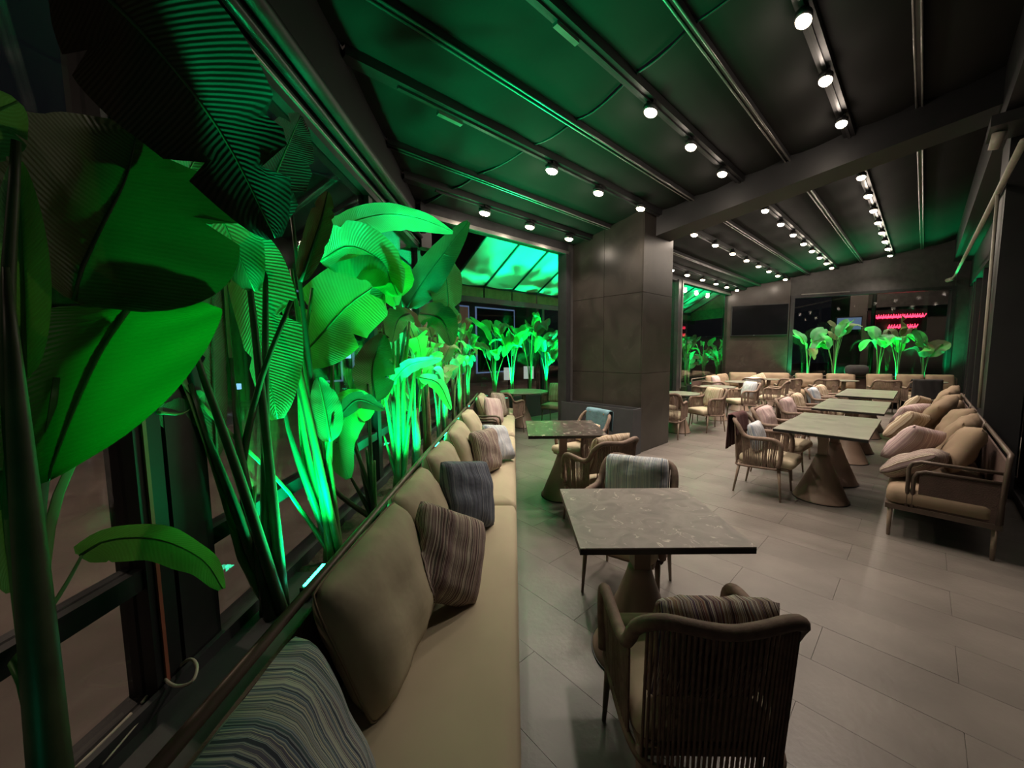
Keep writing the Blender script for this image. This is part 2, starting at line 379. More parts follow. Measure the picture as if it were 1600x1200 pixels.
def rafter(v, w, h, m, name):
    u0 = max(u_left(v), -1.2); u1 = u_far(v); z = roof(v)
    r = MB(); r.box((u0, v-w/2, z-h), (u1, v+w/2, z+.03)); o = r.build(name, m, ceil)
    return u0, u1, z
for v in lamp_v:
    u0, u1, z = rafter(v, .10, .075, 'black', 'lamp_rafter')
    MB().box((u0+.4, v-.012, z-.095), (u1-.1, v+.012, z-.075)).build('lamp_track', 'gunmetal', ceil)
for v in rail_v:
    u0, u1, z = rafter(v, .055, .05, 'gunmetal', 'canopy_rail')
    for d in (-.022, .022):
        MB().tube([(u0, v+d, z-.06), (u1, v+d, z-.06)], .010, 6).build('rail_tube', 'alu', ceil, True)
# big crossing beam from the column to the right wall (skewed)
def beamz(u, v): return roof(v)-.04
bp = [(5.55, 2.9), (6.28, -.72), (6.75, -.72), (6.02, 2.9)]
MB().prism(bp, lambda x, y: roof(y)-.36, lambda x, y: roof(y)-.0).build('cross_beam', 'black', ceil)
# pale-edged clips on the canopy rails
for px, py in ((885, 52), (703, 185)):
    v = lamp_v[2] if px > 800 else lamp_v[1]
    n = Vector((0, 0, 1))+.2*V; d = ray(px, py); t = (4.24-.1-n.dot(O))/n.dot(d); p = O+d*t; u = p.dot(U)
    MB().box((u-.12, p.dot(V)-.02, roof(p.dot(V))-.115), (u+.12, p.dot(V)+.02, roof(p.dot(V))-.09)).build('track_label', 'alu', ceil)
# right gutter box above the right wall
MB().box((2.5, -.75, 3.75), (15.3, -.385, 4.34)).build('gutter_box', 'black', ceil)

# ---- left window wall (x = -1.2)
w1 = empty('window_1', (-1.2, 0, 0), 0, label='black framed glass wall beside the planted trough', kind='structure')
CY = 4.75
MB().box((-.06, -1.2, .36), (.05, 8.2, .47)).build('bottom_frame', 'black', w1)
MB().box((-.035, -1.2, .84), (.035, 8.0, .905)).build('middle_rail', 'gunmetal', w1)
MB().box((-.06, -1.2, 2.84), (.06, CY, 2.93)).build('head_frame', 'gunmetal', w1)
for y0, y1, m in ((-.62, -.5, 'black'), (1.10, 1.19, 'black'), (1.205, 1.36, 'gunmetal'), (3.1, 3.18, 'black'), (4.62, 4.76, 'gunmetal'), (6.4, 6.5, 'black'), (7.95, 8.1, 'black')):
    MB().box((-.05, y0, .45), (.045, y1, 2.86)).build('mullion', m, w1)
MB().box((.04, 1.125, .47), (.052, 1.137, 2.84)).build('glint_strip', 'glint', w1)  # thin strip painted in for light reflected on the window post
for y0, y1 in ((-.5, 1.1), (1.36, 3.1), (3.18, 4.62), (4.76, 6.4), (6.5, 7.95)):
    MB().box((-.006, y0, .905), (.006, y1, 2.84)).build('pane', 'glass', w1)
    MB().box((-.006, y0, .47), (.006, y1, .84)).build('pane', 'glass', w1)
# fascia above: wedge under the sloping canopy, with rolled-blind rails
fz = lambda y: roof(V.x*-1.16+V.y*y)-.02
f = MB(); f.add([(-.06, -.5, 2.93), (-.06, CY, 2.93), (-.06, CY, fz(CY)), (-.06, -.5, fz(-.5)), (.04, -.5, 2.93), (.04, CY, 2.93), (.04, CY, fz(CY)), (.04, -.5, fz(-.5))],
                [(0, 3, 2, 1), (4, 5, 6, 7), (0, 1, 5, 4), (1, 2, 6, 5), (2, 3, 7, 6), (3, 0, 4, 7)]); f.build('fascia', 'black', w1)
for x, z, r, m in ((.09, 2.97, .028, 'gunmetal'), (.12, 3.06, .05, 'black'), (.07, 3.17, .02, 'alu'), (.06, 2.90, .012, 'alu')):
    MB().tube([(x, -.5, z), (x, CY-.1, z)], r, 10).build('blind_rail', m, w1, True)

# ---- hall side wall at v = 4.2 with openings to the awning strip
w2 = empty('window_2', (0, 0, 0), RZ, label='wide framed opening towards the green-lit awning strip', kind='structure')
MB().box((2.35, 4.15, 3.22), (5.06, 4.30, 3.42)).build('head_beam', 'gunmetal', w2)
MB().box((2.35, 4.12, 3.20), (5.06, 4.16, 3.25)).build('head_trim', 'alu', w2)
MB().box((4.98, 4.12, 0), (5.10, 4.30, 3.25)).build('jamb', 'gunmetal', w2); MB().box((5.10, 4.16, 0), (6.15, 4.30, 3.45)).build('infill_panel', 'darkwall', w2)
MB().box((2.30, 4.15, 2.85), (2.44, 4.3, 3.42)).build('corner_post', 'gunmetal', w2)
w3 = empty('window_3', (0, 0, 0), RZ, label='tall framed window behind the column near the television wall', kind='structure')
MB().box((6.15, 4.15, 3.27), (13.2, 4.30, 3.45)).build('head_beam', 'gunmetal', w3)
MB().box((9.5, 4.12, 3.25), (13.15, 4.16, 3.31)).build('head_trim', 'alu', w3)
for u0, u1, m in ((6.15, 6.3, 'black'), (9.28, 9.46, 'gunmetal'), (13.05, 13.25, 'gunmetal')):
    MB().box((u0, 4.12, 0), (u1, 4.30, 3.3)).build('jamb', m, w3)
MB().box((9.46, 4.1, .6), (9.50, 4.14, 3.27)).build('jamb_trim', 'alu', w3)
MB().box((6.3, 4.15, 0), (13.05, 4.30, .12)).build('sill', 'gunmetal', w3)
for u0, u1 in ((6.3, 9.28), (9.46, 13.05)):
    MB().box((u0, 4.215, .12), (u1, 4.225, 3.27)).build('pane', 'glass', w3)

# ---- stone clad column and the planter box at its foot
colm = empty('stone_column', uv(5.22, 2.85), RZ, label='square column clad in polished dark brown stone', cat='column', kind=None)
CU, CVv = .93, 1.35
def ctop(u, v): return roof(v+2.85)-.03
MB().prism([(.012, .012), (CU-.012, .012), (CU-.012, CVv), (.012, CVv)], 0, lambda x, y: ctop(x, y)-.03).build('core', 'grout', colm)
def slabp(name, poly, z0, z1): MB().prism(poly, z0, z1).build(name, 'stone', colm)
zs = [0, 1.22, 2.44, None]
for k in range(3):
    z0 = zs[k]+.003
    for a, b in ((0, .675), (.675, CVv)):
        zt = (lambda x, y: ctop(x, y)) if zs[k+1] is None else zs[k+1]-.003
        slabp('stone_panel', [(-.008, a+.003), (.012, a+.003), (.012, b-.003), (-.008, b-.003)], z0, zt)
    zt = (lambda x, y: ctop(x, y)) if zs[k+1] is None else zs[k+1]-.003
    slabp('stone_panel', [(-.008, -.008), (CU, -.008), (CU, .012), (-.008, .012)], z0, zt)
    slabp('stone_panel', [(CU-.012, .012), (CU+.008, .012), (CU+.008, CVv), (CU-.012, CVv)], z0, zt)
pb = empty('planter_box', uv(4.94, 2.82), RZ, label='long anthracite metal planter box at the foot of the stone column', cat='planter')
m = MB(); L_, D_, T_, h_ = 1.38, .245, .02, .70
m.box((0, 0, 0), (D_, T_, h_)); m.box((0, L_-T_, 0), (D_, L_, h_)); m.box((0, T_, 0), (T_, L_-T_, h_)); m.box((D_-T_, T_, 0), (D_, L_-T_, h_))
m.build('shell', 'anthracite', pb)
MB().box((T_, T_, .02), (D_-T_, L_-T_, .60)).build('soil_fill', 'soil', pb)

# ---- far wall
wb = empty('wall_back', PF, WRZ, label='dark far wall with brown stone pier and header', kind='structure')   # local x along the wall, local -y towards the hall
def ztop(t): return roof(V.dot(PF+W*t))+.02
def wallq(name, t0, t1, y0, y1, z0, z1, m):
    MB().prism([(t0, y0), (t1, y0), (t1, y1), (t0, y1)], z0, z1).build(name, m, wb)
wallq('stone_pier', -1.75, -.06, -.06, .25, 0, lambda x, y: ztop(x), 'wallstone')
wallq('header', -.06, 3.75, 0, .2, 3.14, lambda x, y: ztop(x), 'darkwall')
wallq('parapet', -.06, 3.75, 0, .2, 0, .55, 'darkwall')
wallq('pier', 3.42, 3.85, -.02, .2, 0, lambda x, y: ztop(x), 'darkwall')
w4 = empty('window_4', PF, WRZ, label='wide far window with green-lit plants in front', kind='structure')
for a, b in (((-.04, -.03, .55), (.06, .12, 3.14)), ((3.36, -.03, .55), (3.44, .12, 3.14)), ((.06, -.03, .55), (3.36, .12, .63)), ((.06, -.03, 3.06), (3.36, .12, 3.14))):
    MB().box(a, b).build('frame', 'gunmetal', w4)
MB().box((.06, .04, .63), (3.36, .05, 3.06)).build('pane', 'glass', w4)
MB().box((.2, -.05, 3.14), (1.3, 0, 3.17)).build('trim_strip', 'alu', w4)

# ---- right wall: dark glass sliding panels, pillar, pipe
wr = empty('wall_right', (0, 0, 0), RZ, label='row of dark glass sliding panels in black frames', kind='structure')
MB().box((2.2, -.80, 0), (15.2, -.70, .10)).build('floor_track', 'black', wr)
MB().box((2.2, -.82, 3.1), (15.2, -.68, 3.76)).build('head_box', 'black', wr)
for u in (2.2, 4.05, 5.0, 7.0, 8.6, 10.2, 11.8, 13.4, 14.05, 15.0):
    MB().box((u, -.80, .1), (u+.12, -.70, 3.1)).build('panel_stile', 'black' if u != 14.05 else 'gunmetal', wr)
for u0, u1 in ((2.32, 4.05), (4.17, 5.0), (5.12, 7.0), (7.12, 8.6), (8.72, 10.2), (10.32, 11.8), (11.92, 13.4), (13.52, 14.05), (14.17, 15.0)):
    MB().box((u0, -.755, .1), (u1, -.745, 3.1)).build('pane', 'darkglass', wr)
pil = MB(); pil.box((6.3, -.7, 0), (6.95, -.462, 3.76)); pil = pil.build('side_pillar', 'black', None, rz=RZ); tag(pil, 'square black pillar against the dark glass panels on the right', 'pillar')
pp = MB(); pp.tube(spline([uv(5.0, -.43, 3.16), uv(9, -.43, 3.25), uv(13.8, -.43, 3.38), uv(14.5, -.42, 3.36), uv(14.75, -.38, 3.30)], 14), .026, 8)
pp = pp.build('wall_pipe', 'pipe', None, True); tag(pp, 'pale pipe running high along the right wall', 'pipe')
MB().tube([uv(14.75, -.38, 3.30), uv(14.85, -.30, 3.28)], .05, 8).build('pipe_nozzle', 'pipe', pp, True)
MB().tube([uv(6.55, -.43, 3.18), uv(6.55, -.445, .9)], .014, 6).build('drop_cable', 'pipe', pp, True)
hl = empty('ceiling_heater', uv(6.05, -.42, 3.72), RZ, label='small dark ceiling fixture at the right end of the cross beam', cat='fixture')
m = MB(); m.box((-.25, -.12, -.10), (.2, .12, 0)); m.build('housing', 'gunmetal', hl)
MB().tube([(-.05, .05, -.1), (-.02, .08, -.24)], [.05, .035], 10).build('spout', 'pipe', hl, True)

# ---- outdoor awning strip (v 4.3 .. 6.8)
VO = 6.8
aw = empty('trim_1', (0, 0, 0), RZ, label='sloping outdoor awning lit green from below', kind='structure')
def awz(v, u=0): return 3.05+.58*(VO-v)+.008*(u-4)
ribs = [4.45+.86*i for i in range(15)]
for i in range(len(ribs)-1):
    u0, u1 = ribs[i], ribs[i+1]; g = []
    for a in range(5):
        for b in range(9):
            u = u0+(u1-u0)*a/4; v = 4.3+(VO-4.3)*b/8; q = a/4
            g.append((u, v, awz(v, u)-.03*4*q*(1-q)+.01*noise.noise(Vector((u*2, v*2, 0)))))
    m = MB(); m.v = g; m.f = [(a*9+b, a*9+b+1, (a+1)*9+b+1, (a+1)*9+b) for a in range(4) for b in range(8)]
    m.build('awning_panel', 'awning', aw, True)
for u in ribs:
    MB().tube([(u, 4.3, awz(4.3, u)-.03), (u, VO, awz(VO, u)-.03)], .022, 6).build('awning_rib', 'black', aw, True)
MB().box((3.6, VO-.03, 3.02), (17, VO+.03, 3.10)).build('awning_bar', 'black', aw)
k = 0
for i in range(len(ribs)-1):
    MB().box((ribs[i]+.02, VO-.005, 2.80), (ribs[i+1]-.02, VO+.005, 3.03)).build('valance_panel', 'valance', aw)
g = MB(); ue = ribs[-1]; g.add([(ue, 4.3, 2.9), (ue, VO, 2.8), (ue, VO, awz(VO, ue)), (ue, 4.3, awz(4.3, ue))], [(0, 1, 2, 3)]); g.build('gable_panel', 'valance', aw)
g = MB(); g.add([(2.2, 4.3, 3.42), (17, 4.3, 3.42), (17, 4.3, 4.7), (2.2, 4.3, 4.7)], [(0, 1, 2, 3)]); g.build('wall_above_opening', 'darkwall', aw)
w5 = empty('window_5', (0, 0, 0), RZ, label='outer glazing of the awning strip towards the street', kind='structure')
MB().box((4.5, VO-.04, 2.68), (16.9, VO+.04, 2.80)).build('head_frame', 'gunmetal', w5)
MB().box((4.5, VO-.04, .36), (16.9, VO+.04, .46)).build('bottom_frame', 'black', w5)
for u in (4.5, 7.2, 9.9, 12.6, 15.3):
    MB().box((u, VO-.04, .46), (u+.08, VO+.04, 2.68)).build('mullion', 'black', w5)
    MB().box((u+.08, VO-.005, .46), (min(u+2.7, 16.9), VO+.005, 2.68)).build('pane', 'glass', w5)

# ---- street outside
st = MB().prism([(-30, -12), (-1.28, -12), (-1.28, 8.3), (-4, 12), (-30, 12)], -.5, -.15).build('ground', 'pave'); tag(st, 'brown street paving outside the glass wall', 'pavement', kind='structure')
st2 = MB().prism([(-30, 12), (-4, 12), (-1.28, 9.0), (9, 20), (30, 12), (45, 45), (-30, 45)], -.5, -.16).build('street', 'pave'); tag(st2, 'dark street surface beyond the awning strip', 'street', kind='structure')

# ---- banquette trough along the left glass wall
tr = empty('planting_trough', (0, 0, 0), label='long black trough with soil along the left glass wall', cat='planter')
MB().box((-.73, -.6, 0), (-.70, 8.0, .56)).build('front_board', 'anthracite', tr)
MB().box((-1.15, -.6, 0), (-1.13, 8.0, .50)).build('back_board', 'anthracite', tr)
g = MB(); nx, ny = 8, 150; g.v = []
for i in range(nx+1):
    for j in range(ny+1):
        x = -1.13+.40*i/nx; y = -.6+8.6*j/ny
        g.v.append((x, y, .44+(.035*noise.noise(Vector((x*9, y*9, 1)))+.02*noise.noise(Vector((x*25, y*25, 4)))) if y > 1.85 else .42))
g.f = [(i*(ny+1)+j, (i+1)*(ny+1)+j, (i+1)*(ny+1)+j+1, i*(ny+1)+j+1) for i in range(nx) for j in range(ny)]
o = g.build('soil_bed', 'soil', tr, True)
MB().box((-1.13, -.6, .42), (-.73, 1.82, .45)).build('liner', 'anthracite', tr)
tr2 = empty('planting_trough', (0, 0, 0), RZ, label='black trough with soil along the outer glazing of the awning strip', cat='planter')
MB().box((4.9, 6.28, 0), (16.8, 6.31, .52)).build('front_board', 'anthracite', tr2)
MB().box((4.9, 6.31, .1), (16.8, 6.74, .45)).build('soil_bed', 'soil', tr2)
tr3 = empty('planting_trough', PF, WRZ, label='black trough with soil under the far window', cat='planter')
MB().box((.0, -.42, 0), (3.4, -.39, .60)).build('front_board', 'anthracite', tr3)
MB().box((.0, -.39, .1), (3.4, -.05, .55)).build('soil_bed', 'soil', tr3)

# ================================================================== LAMPS
lens_me = MB().lathe([(.034, -.022), (.046, -.008), (.048, .002)], 16).mesh('lens', True)
body_me = MB().lathe([(.04, 0), (.054, .004), (.054, .045), (.034, .065)], 16).mesh('body', True)
yoke_me = MB().box((-.012, -.03, .05), (.012, .03, .10)).mesh('yoke')
glow = bpy.data.lights.new('warm_lamp', 'SPOT'); glow.energy = P_LAMP; glow.color = WARM; glow.shadow_soft_size = .05; glow.spot_size = R(122); glow.spot_blend = 1.0
halo = bpy.data.lights.new('warm_spill', 'POINT'); halo.energy = P_HALO; halo.color = WARM; halo.shadow_soft_size = .05
rows = {3.81: [3.01, 3.81, 4.67] + [8.19, 9.0, 9.9, 10.8, 11.6, 12.45], 2.81: [3.15, 4.01, 4.88] + [6.66, 7.62, 8.56, 9.45, 10.33, 11.2, 12.05, 12.85],
        1.785: [3.34, 4.21, 5.13] + [6.97, 7.92, 8.83, 9.75, 10.6, 11.5, 12.4, 13.2], .72: [3.53, 4.43, 5.38] + [7.23, 8.18, 9.11, 10.04, 10.96, 11.9, 12.84, 13.8]}
rown = {3.81: 'row nearest the awning opening', 2.81: 'row meeting the stone column', 1.785: 'middle row over the walkway', .72: 'rightmost row over the stone tables'}
for v, us in rows.items():
    for q_, u in enumerate(us):
        nm = 'in front of' if u < 6 else 'beyond'
        L = empty('ceiling_spotlight', uv(u, v-(.085 if v == 2.81 and u > 4.5 else 0), roof(v)-.165), RZ, label='warm spotlight, %s in the %s' % (ords[q_], rown[v]), cat='spotlight', group='canopy spotlights, ' + rown[v])
        a = link(lens_me, 'lens', 'lampw', L); b = link(body_me, 'body', 'black', L); link(yoke_me, 'yoke', 'black', L)
        a.scale = (1.6, 1, 1); b.scale = (1.6, 1, 1)
        g = bpy.data.objects.new('lamp_light', glow); col.objects.link(g); g.parent = L; g.location = (0, 0, -.07)
        g = bpy.data.objects.new('lamp_spill', halo); col.objects.link(g); g.parent = L; g.location = (0, 0, -.075)

# ================================================================== GREEN LED FLOODLIGHTS
gl_body = MB().box((-.025, -.10, 0), (.025, .10, .045)).mesh('housing')
gl_lens = MB(); 
for k in range(6): gl_lens.box((-.016, -.088+.030*k, .045), (.016, -.066+.030*k, .050))
gl_lens = gl_lens.mesh('led_row')
gsp = bpy.data.lights.new('green_flood', 'SPOT'); gsp.energy = P_GREEN; gsp.color = GREEN; gsp.spot_size = R(112); gsp.spot_blend = .9; gsp.shadow_soft_size = .06
gaw = bpy.data.lights.new('green_flood_awning', 'SPOT'); gaw.energy = P_AWN; gaw.color = GREEN; gaw.spot_size = R(84); gaw.spot_blend = .6; gaw.shadow_soft_size = .06
gnr = gsp.copy(); gnr.energy = P_NEAR; gfr = gsp.copy(); gfr.energy = P_FAR
def flood(p, rz, label, group, data=gsp, tilt=(0, 0)):
    L = empty('led_floodlight', p, rz, label=label, cat='floodlight', group=group)
    link(gl_body, 'housing', 'black', L); link(gl_lens, 'led_row', 'ledg', L)
    g = bpy.data.objects.new('flood_light', data); col.objects.link(g); g.parent = L; g.location = (0, 0, .09); g.rotation_euler = (math.pi+tilt[0], tilt[1], 0)
    return L
for k, (x, y) in enumerate(((-.84, .12), (-.955, 1.69), (-.90, 2.68), (-.86, 3.21), (-.90, 4.2), (-.90, 4.74), (-.90, 5.92), (-.90, 7.2))):
    flood((x, y, .47), 0, 'green LED bar light in the left trough, %s from the camera' % ords[k], 'green LED bars in the left trough', gnr if k == 0 else gsp)
for k, u in enumerate((5.62, 6.8, 8.05, 9.6, 11.2, 12.95, 13.85)):
    flood(uv(u, 6.42, .46), RZ, 'green LED bar light in the awning strip trough, %s from the left' % ords[k], 'green LED bars in the awning strip trough', gaw)
for k, u in enumerate((12.25, 13.65, 15.05)):
    flood(uv(u, 4.9, .46), RZ, 'green LED bar light outside the tall window, %s from the left' % ords[k], 'green LED bars outside the tall window', gsp)
tr4 = empty('planting_trough', (0, 0, 0), RZ, label='black trough with soil just outside the tall window', cat='planter')
MB().box((11.4, 4.72, 0), (16.4, 4.75, .5)).build('front_board', 'anthracite', tr4)
MB().box((11.4, 4.75, .05), (16.4, 5.6, .45)).build('soil_bed', 'soil', tr4)
for k, t in enumerate((.25, 1.2, 2.2, 3.0)):
    flood(far(t, .22, .56), WRZ, 'green LED bar light under the far window, %s from the left' % ords[k], 'green LED bars under the far window', gfr)

# ================================================================== PLANTS
def blade(mid, hw, roll=0, fold=12, seed=0, notch=3, nt=22, ns=4, curl=.0, fac=None, prof=.62, skew=(0, 0)):
    """leaf blade mesh around a midrib polyline; faces the viewer side unless rolled."""
    rnd = random.Random(seed); P = spline(mid, nt+1); vs = []; uvs = []
    nl = [[(rnd.uniform(.2, .92), rnd.uniform(.25, .6)) for _ in range(notch)] for _ in (0, 1)]
    ln = sum((P[i+1]-P[i]).length for i in range(nt))
    for i, p in enumerate(P):
        t = i/nt; tan = (P[min(i+1, nt)]-P[max(i-1, 0)]).normalized()
        fv = (O-p).normalized() if fac is None else Vector(fac)
        nr = (fv-tan*fv.dot(tan)).normalized(); q = Matrix.Rotation(R(roll), 3, tan); nr = q @ nr; sd = tan.cross(nr)
        wd = hw*max(.0, math.sin(math.pi*(t**.78)*.985+.02))**prof + .004
        for j in range(-ns, ns+1):
            s = j/ns; k = 0 if s < 0 else 1; ww = wd
            for t0, dp in nl[k]: ww *= 1-dp*abs(s)*math.exp(-((t-t0)/.013)**2)
            a = R(fold)+R(curl)*abs(s)
            wv = .05*hw*noise.noise(Vector((t*7+seed, s*1.5, seed*.7)))*abs(s)*2.2
            pt = p + tan*(abs(s)*ww*skew[k]) + sd*(s*ww*math.cos(a)) + nr*(abs(s)*ww*math.sin(a)+wv)
            vs.append(pt); uvs.append((t*ln*1.6, abs(s)))
    n = 2*ns+1
    fs = [(i*n+j, i*n+j+1, (i+1)*n+j+1, (i+1)*n+j) for i in range(nt) for j in range(2*ns)]
    b = MB(); b.v = [tuple(v) for v in vs]; b.f = fs
    return b, uvs
def clampx(b, x0=-1.15):
    b.v = [(x0+.012*math.tanh((v[0]-x0)*4) if v[0] < x0 else v[0], v[1], v[2]) for v in b.v]; return b
def local(b, o): b.v = [(v[0]-o.x, v[1]-o.y, v[2]-o.z) for v in b.v]; return b
def add_leaf(plant, pet, mid, hw, roll=0, fold=12, m='leaf', seed=0, r0=.02, notch=3, curl=0, fac=None, clamp=True, rel=False, ns=4, nt=22, midrib=True, sm=None, skew=(0, 0)):
    o = plant.location if not rel else Vector((0, 0, 0))
    if pet:
        pts = spline(pet, 12); b = MB().tube(pts, [r0*(1-.62*i/11) for i in range(12)], 7)
        if clamp: clampx(b, -1.14)
        local(b, o).build('stalk', sm or ('stalk' if m == 'leaf' else 'stalkdark'), plant, True)
    b, uvs = blade(mid, hw, roll, fold, seed, notch, nt, ns, curl, fac, skew=skew)
    if clamp: clampx(b)
    lf = local(b, o).build('leaf', m, plant, True, uvs)
    if midrib:
        pts = spline(mid, 12); b = MB().tube(pts, [max(.002, r0*.38*(1-.85*i/11)) for i in range(12)], 6)
        if clamp: clampx(b, -1.145)
        local(b, o).build('midrib', sm or ('stalk' if m == 'leaf' else 'stalkdark'), lf, True)
    return lf
def px3(lst): return [at_y(*p) for p in lst]
def leafpx(plant, pet, mid, hw, **k):
    add_leaf(plant, px3(pet) if pet else None, px3(mid), hw, **k)
def plant_at(x, y, label, z=.42): return empty('banana_plant', (x, y, z), label=label, cat='plant', group='banana plants in the left trough')
# nearest plant at the left picture edge
p1 = plant_at(-.985, .70, 'tall dark banana plant at the left picture edge with huge drooping leaves')
b1 = (-.985, .70, .44)
def pet1(*l): return [b1]+px3(l)
def lf1(pet, mid, hw, **k): add_leaf(p1, pet1(*pet) if pet else None, px3(mid), hw, **k)
local(MB().tube(spline([(-.985, .70, .42), (-.99, .71, .75), (-1.0, .73, 1.25), (-1.02, .76, 1.75)], 10), [.036, .035, .034, .032, .030, .027, .023, .018, .012, .005], 10), p1.location).build('stem', 'stalkdark', p1, True)
lf1([(60, 850, .86), (110, 700, .95), (205, 545, 1.08)], [(205, 478, 1.08), (160, 545, 1.01), (118, 635, .94), (84, 722, .88), (76, 752, .87)], .235, roll=14, fold=8, m='leafdeep', sm='stalk', seed=1, r0=.018, notch=0, curl=10, skew=(-.85, .55))
lf1([(40, 1080, .76), (0, 1012, .80), (60, 925, .88), (105, 868, .93)], [(105, 868, .93), (180, 842, 1.0), (255, 845, 1.08), (318, 876, 1.14), (348, 920, 1.17)], .075, roll=48, fold=14, seed=2, r0=.012, notch=1)
lf1([(20, 800, .78), (38, 620, .84)], [(38, 590, .85), (36, 470, .87), (32, 360, .88), (28, 252, .88)], .06, roll=0, fold=50, seed=3, notch=0)
lf1([(55, 820, .85), (72, 590, .92)], [(104, 470, .98), (150, 372, 1.03), (196, 280, 1.1), (214, 205, 1.14)], .30, roll=-12, fold=10, m='leafdark', seed=4, r0=.02, notch=3)
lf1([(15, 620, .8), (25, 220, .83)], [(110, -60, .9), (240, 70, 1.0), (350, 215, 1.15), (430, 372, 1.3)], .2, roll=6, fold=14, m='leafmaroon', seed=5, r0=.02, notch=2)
lf1(None, [(6, 735, .80), (10, 830, .79), (18, 925, .78)], .035, seed=6, notch=0)
lf1(None, [(-70, 240, .8), (-25, 185, .82), (28, 158, .84)], .06, seed=7, notch=2)
# second plant, thick fan of stalks
p2 = plant_at(-1.05, 1.52, 'banana plant with a thick fan of dark stalks beside the window post')
b2 = (-1.05, 1.52, .44)
def lf2(pet, mid, hw, **k): add_leaf(p2, [b2]+px3(pet) if pet else None, px3(mid), hw, **k)
lf2([(330, 790, 1.42), (240, 620, 1.3), (185, 500, 1.2)], [(165, 465, 1.14), (215, 380, 1.18), (275, 300, 1.24), (315, 230, 1.3)], .13, roll=25, seed=11, notch=2, r0=.024)
lf2([(352, 700, 1.52), (322, 560, 1.5), (318, 420, 1.5)], [(322, 380, 1.52), (362, 415, 1.62), (409, 546, 1.70), (434, 655, 1.72)], .2, roll=8, fold=8, seed=12, notch=1, r0=.022)
lf2([(376, 800, 1.5), (400, 620, 1.55), (455, 470, 1.65)], [(470, 440, 1.7), (500, 350, 1.75), (512, 300, 1.78)], .05, m='leafbrown', seed=13, r0=.022, sm='stalkdark')
lf2([(395, 850, 1.5), (398, 760, 1.5)], [(300, 285, 1.35), (340, 330, 1.45), (398, 455, 1.6)], .13, roll=-10, seed=14)
lf2([(310, 760, 1.4), (262, 660, 1.33)], [(175, 645, 1.18), (240, 645, 1.28), (303, 612, 1.36)], .07, roll=40, seed=15, r0=.016)
lf2([(350, 840, 1.48), (300, 730, 1.42)], [(300, 720, 1.40), (292, 560, 1.42), (312, 420, 1.46)], .085, roll=25, m='leafdark', seed=16)
# third plant
p3 = plant_at(-1.0, 1.95, 'banana plant with broad bright folded leaves left of the near cushions')
b3 = (-1.0, 1.95, .44)
def lf3(pet, mid, hw, **k): add_leaf(p3, [b3]+px3(pet) if pet else None, px3(mid), hw, **k)
lf3([(482, 720, 1.95), (462, 600, 1.98)], [(462, 565, 2.0), (505, 520, 2.02), (546, 476, 2.05), (604, 440, 2.0), (622, 462, 1.95)], .21, roll=-22, fold=10, seed=21, notch=2)
lf3([(452, 640, 1.95), (446, 470, 2.0)], [(462, 405, 2.05), (520, 360, 2.12), (590, 336, 2.18), (650, 340, 2.22), (708, 362, 2.25)], .12, roll=48, fold=12, seed=22, notch=3)
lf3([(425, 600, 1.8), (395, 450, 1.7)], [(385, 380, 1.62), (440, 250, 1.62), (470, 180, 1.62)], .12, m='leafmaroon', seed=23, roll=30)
lf3([(470, 640, 1.95), (488, 450, 1.98)], [(500, 408, 1.98), (548, 385, 2.0), (600, 415, 2.0), (618, 478, 1.98)], .15, roll=20, fold=18, seed=24, notch=2)
lf3([(508, 760, 1.95), (520, 650, 1.95)], [(516, 690, 1.94), (508, 640, 1.93), (497, 590, 1.92)], .08, roll=20, m='leaf', seed=25, notch=1)
lf3([(455, 780, 1.85), (290, 632, 1.34), (200, 510, 1.15)], [(165, 470, 1.08), (130, 440, 1.03), (90, 470, 1.0)], .05, seed=26, r0=.014)
# fourth plant
p4 = plant_at(-.95, 2.42, 'young banana plant with rounded yellow-green leaf by the bright LED bar')
b4 = (-.95, 2.42, .44)
def lf4(pet, mid, hw, **k): add_leaf(p4, [b4]+px3(pet) if pet else None, px3(mid), hw, **k)
lf4([(572, 700, 2.4)], [(586, 628, 2.42), (582, 575, 2.45), (598, 522, 2.5)], .14, roll=15, fold=20, seed=31, m='leafdark')
lf4([(585, 720, 2.35)], [(585, 640, 2.3), (548, 640, 2.22), (528, 690, 2.15), (545, 748, 2.1)], .12, roll=10, seed=32, notch=0)
lf4([(545, 740, 2.3)], [(542, 690, 2.28), (548, 640, 2.3), (552, 600, 2.3)], .03, m='leafdark', seed=33)
lf4([(520, 760, 2.2), (526, 690, 2.15)], [(530, 650, 2.15), (560, 625, 2.2), (600, 640, 2.3)], .05, m='leafdark', seed=34)
# fifth plant: tall brown and dark crown
p5 = plant_at(-.96, 3.0, 'tall banana plant with brown drooping crown before the awning opening')
b5 = (-.96, 3.0, .44)
def lf5(pet, mid, hw, **k): add_leaf(p5, [b5]+px3(pet) if pet else None, px3(mid), hw, **k)
lf5([(622, 620, 2.95), (635, 500, 2.85)], [(636, 480, 2.8), (672, 425, 2.78), (732, 346, 2.75)], .12, roll=12, fold=16, m='leafdark', seed=41, notch=1, r0=.026)
lf5([(620, 600, 2.95)], [(650, 455, 2.85), (690, 420, 2.85), (700, 470, 2.85), (694, 520, 2.85)], .13, m='leafbrown', seed=42, roll=20)
lf5([(615, 620, 2.95)], [(630, 480, 2.8), (620, 430, 2.75), (618, 395, 2.75)], .07, m='leafbrown', seed=43)
lf5([(612, 620, 2.95)], [(640, 490, 2.8), (622, 500, 2.7), (612, 535, 2.65)], .10, m='leafbrown', seed=44, roll=30)
lf5([(625, 620, 2.95)], [(655, 490, 2.85), (690, 500, 2.8), (705, 540, 2.75)], .11, m='leafdark', seed=45, roll=-20)
